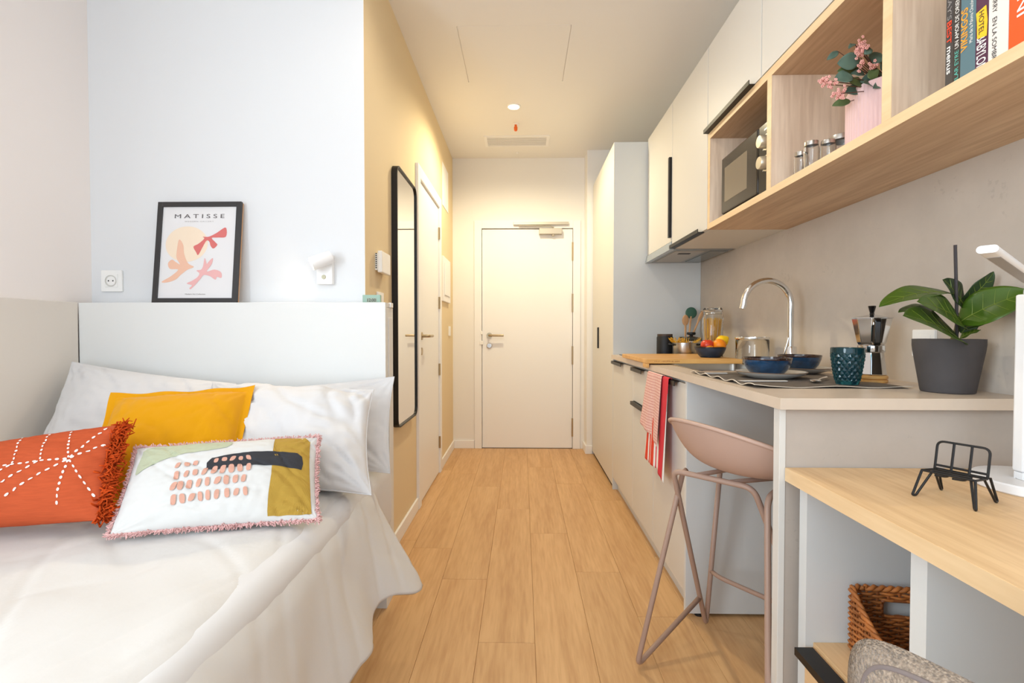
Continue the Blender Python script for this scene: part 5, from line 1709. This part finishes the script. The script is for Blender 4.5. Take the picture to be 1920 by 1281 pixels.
# bedside reading lamp, switched on
t = thing('reading_lamp', 'lit white swivel reading lamp on the wall above the headboard', 'lamp', (-.80, 1.98, 1.345))
B().box(-.836, -.772, 1.974, 1.9996, 1.283, 1.402).obj('back_plate', WHITE, t, bevel=.002)
B().lathe([(.0, -.004), (.008, -.004), (.009, 0)], (-.806, 1.974, 1.312), 20, 'Y', cap=False).obj('switch', mat('lamp_switch', (196, 190, 160), .4), t, smooth=True)
hc, he = Vector((-.772, 1.950, 1.388)), Vector((-.848, 1.912, 1.350))
ld = (he - hc).normalized()
h = B(); sdv = ld.orthogonal().normalized(); s2 = ld.cross(sdv)
n_ = 40
prof = [(.0, 0), (.024, .001), (.026, .004), (.0275, .085), (.0245, .085), (.023, .012), (.0, .010)]
def orient(b, prof, org, d):
    sv = d.orthogonal().normalized(); tv = d.cross(sv)
    bb = B(); bb.lathe(prof, (0, 0, 0), 40, cap=False)
    for v in bb.bm.verts: v.co = org + sv * v.co.x + tv * v.co.y + d * v.co.z
    return bb
orient(None, prof, hc - ld * .01, ld).obj('shade', WHITE, t, smooth=True)
orient(None, [(.0, .078), (.0240, .078), (.0240, .080), (.0, .082)], hc - ld * .01, ld).obj('led', mat('led_glow', (255, 236, 206), emit=14), t, smooth=True)
B().tube([(-.785, 1.975, 1.388), (-.776, 1.955, 1.388)], .010, 16).obj('swivel', WHITE, t, smooth=True)
lp = he + ld * .022
aim = (Vector((-1.12, 1.20, .62)) - lp)
lamp('reading_lamp_light', 'SPOT', lp, 5, (1.0, .82, .58), aim.to_track_quat('-Z', 'Y').to_euler(), spot_size=R(125), spot_blend=.9, shadow_soft_size=.022)

# digital clock on the headboard
t = thing('digital_clock', 'small green digital clock on the headboard ledge', 'clock', (-.585, 1.955, HZ))
B().box(-.640, -.568, 1.948, 1.966, HZ + .0005, HZ + .0335).obj('case', mat('sage_plastic', (150, 178, 162), .5), t, bevel=.002)
B().box(-.622, -.583, 1.9468, 1.9482, HZ + .004, HZ + .021).obj('display', mat('lcd', (150, 160, 140), .4), t)
text('digits', '12:00', BK, t, (-.6025, 1.9466, HZ + .0065), (1, 0, 0), (0, 0, 1), .0165, .034, .0002, .01, 'CENTER')

# thermostat and switches on the corridor wall
t = thing('thermostat', 'white wall thermostat with side vents beside the mirror', 'thermostat', (XC, 2.20, 1.405))
B().box(XC, XC + .012, 2.135, 2.265, 1.36, 1.435).obj('back', PLASTIC, t, bevel=.002)
B().box(XC + .0122, XC + .032, 2.130, 2.270, 1.35, 1.445).obj('case', PLASTIC, t, bevel=.004)
b = B()
for i in range(8):
    z = 1.368 + i * .0088
    b.box(XC + .003, XC + .0085, 2.134, 2.1353, z, z + .005)
b.obj('vents', BLACKM, t)
t = wall_plate('light_switch', 'white light switch under the thermostat', 'switch', (XC + .0002, 2.195, 1.225), (0, 1, 0), (1, 0, 0), .085, .085)
B().box(XC + .009, XC + .012, 2.165, 2.225, 1.195, 1.255).obj('rocker', PLASTIC, t, bevel=.001)
t = wall_plate('light_switch', 'white switch plate on the corridor wall close to the entrance door', 'switch', (XC + .0002, 4.30, 1.095), (0, 1, 0), (1, 0, 0), .085, .085)
B().box(XC + .009, XC + .011, 4.27, 4.33, 1.065, 1.125).obj('rocker', PLASTIC, t, bevel=.001)
# fuse box and small hatch
t = thing('fuse_box', 'white fuse box cover on the corridor wall past the bathroom door', 'fuse box', (XC, 4.07, 1.51))
B().box(XC, XC + .020, 3.885, 4.255, 1.335, 1.695).obj('frame', WHITE, t, bevel=.003)
B().box(XC + .0202, XC + .027, 3.93, 4.21, 1.385, 1.645).obj('cover', WHITE, t, bevel=.003)
t = thing('wall_hatch', 'flush white hatch high on the corridor wall past the bathroom door', 'hatch', (XC, 4.10, 2.30))
B().box(XC, XC + .004, 3.95, 4.25, 2.115, 2.46).obj('panel', WALL, t, bevel=.0008)

# long mirror
t = thing('wall_mirror', 'tall mirror with rounded corners and thin black frame on the corridor wall', 'mirror', (XC, 2.632, 1.26))
mw, mh, mc = .452, 1.315, (2.633, 1.262)
o_ = rrect(mw, mh, .05, 8); i_ = rrect(mw - .016, mh - .016, .043, 8)
b = B(); n_ = len(o_)
def mp_(p, x): return (x, mc[0] + p[0], mc[1] + p[1])
R0 = [b.bm.verts.new(mp_(p, XC + .0005)) for p in o_]; R1 = [b.bm.verts.new(mp_(p, XC + .030)) for p in o_]
R2 = [b.bm.verts.new(mp_(p, XC + .030)) for p in i_]; R3 = [b.bm.verts.new(mp_(p, XC + .018)) for p in i_]
for A_, B_ in ((R0, R1), (R1, R2), (R2, R3)):
    for i in range(n_): b.bm.faces.new((A_[i], A_[(i + 1) % n_], B_[(i + 1) % n_], B_[i]))
b.bm.faces.new(R0)
b.obj('frame', BLACK, t)
b = B(); b.prism(i_, .004, (XC + .018, *mc), (0, 1, 0), (0, 0, 1), (1, 0, 0))
b.obj('glass', MIRROR, t)

# ------------------------------------------------------------------ ceiling fittings
for i, (x, y, e) in enumerate(DOWNLIGHTS):
    labl = ['round recessed downlight glowing in the corridor ceiling', 'round recessed downlight over the knee space', 'round recessed downlight over the desk'][i]
    t = thing('downlight', labl, 'ceiling light', (x, y, ZC), 'ceiling downlights')
    B().lathe([(.048, 0), (.048, -.004), (.040, -.007), (.039, -.002)], (x, y, ZC), 40, cap=False).obj('trim_ring', WHITE, t, smooth=True)
    B().lathe([(.039, -.0035), (.0, -.0035)], (x, y, ZC), 40, cap=False).obj('lens', mat('lens_glow_%d' % i, (255, 232, 190), emit=16), t, smooth=True)
    lamp('downlight_lamp', 'SPOT', (x, y, ZC - .03), e * 4, WARM if i == 0 else (1.0, 0.90, 0.76), spot_size=R(165), spot_blend=.6, shadow_soft_size=.04)
t = thing('sprinkler_head', 'small ceiling sensor with an orange dust cap behind the downlight', 'sensor', (-.05, 3.80, ZC))
B().lathe([(.026, 0), (.026, -.003), (.018, -.006), (.0, -.006)], (-.05, 3.80, ZC), 28, cap=False).obj('rose', WHITE, t, smooth=True)
B().lathe([(.009, -.006), (.010, -.018), (.014, -.024), (.013, -.044), (.009, -.052), (.0, -.052)], (-.05, 3.80, ZC), 20, cap=False).obj('dust_cap', mat('cap_orange', (236, 110, 40), .5), t, smooth=True)
t = thing('air_vent', 'white slatted air vent in the ceiling near the entrance door', 'vent', (-.045, 4.13, ZC))
vx0, vx1, vy0, vy1 = -.315, .225, 4.02, 4.245
b = B(); b.box(vx0, vx1, vy0, vy0 + .022, ZC - .006, ZC); b.box(vx0, vx1, vy1 - .022, vy1, ZC - .006, ZC)
b.box(vx0, vx0 + .024, vy0 + .0221, vy1 - .0221, ZC - .006, ZC); b.box(vx1 - .024, vx1, vy0 + .0221, vy1 - .0221, ZC - .006, ZC)
b.obj('frame', WHITE, t)
B().box(vx0 + .025, vx1 - .025, vy0 + .023, vy1 - .023, ZC - .0008, ZC).obj('backing', mat('vent_shadow', (120, 112, 100), .8), t)
for i in range(9):
    y = vy0 + .033 + i * .0199
    B().box(vx0 + .0245, vx1 - .0245, y - .0062, y + .0062, ZC - .0048, ZC - .0030).obj('slat', WHITE, t)
t = thing('ceiling_sensor', 'tiny round ceiling sensor between vent and entrance wall', 'sensor', (-.045, 4.40, ZC))
B().lathe([(.014, 0), (.014, -.004), (.008, -.008), (.0, -.008)], (-.045, 4.40, ZC), 20, cap=False).obj('body', WHITE, t, smooth=True)
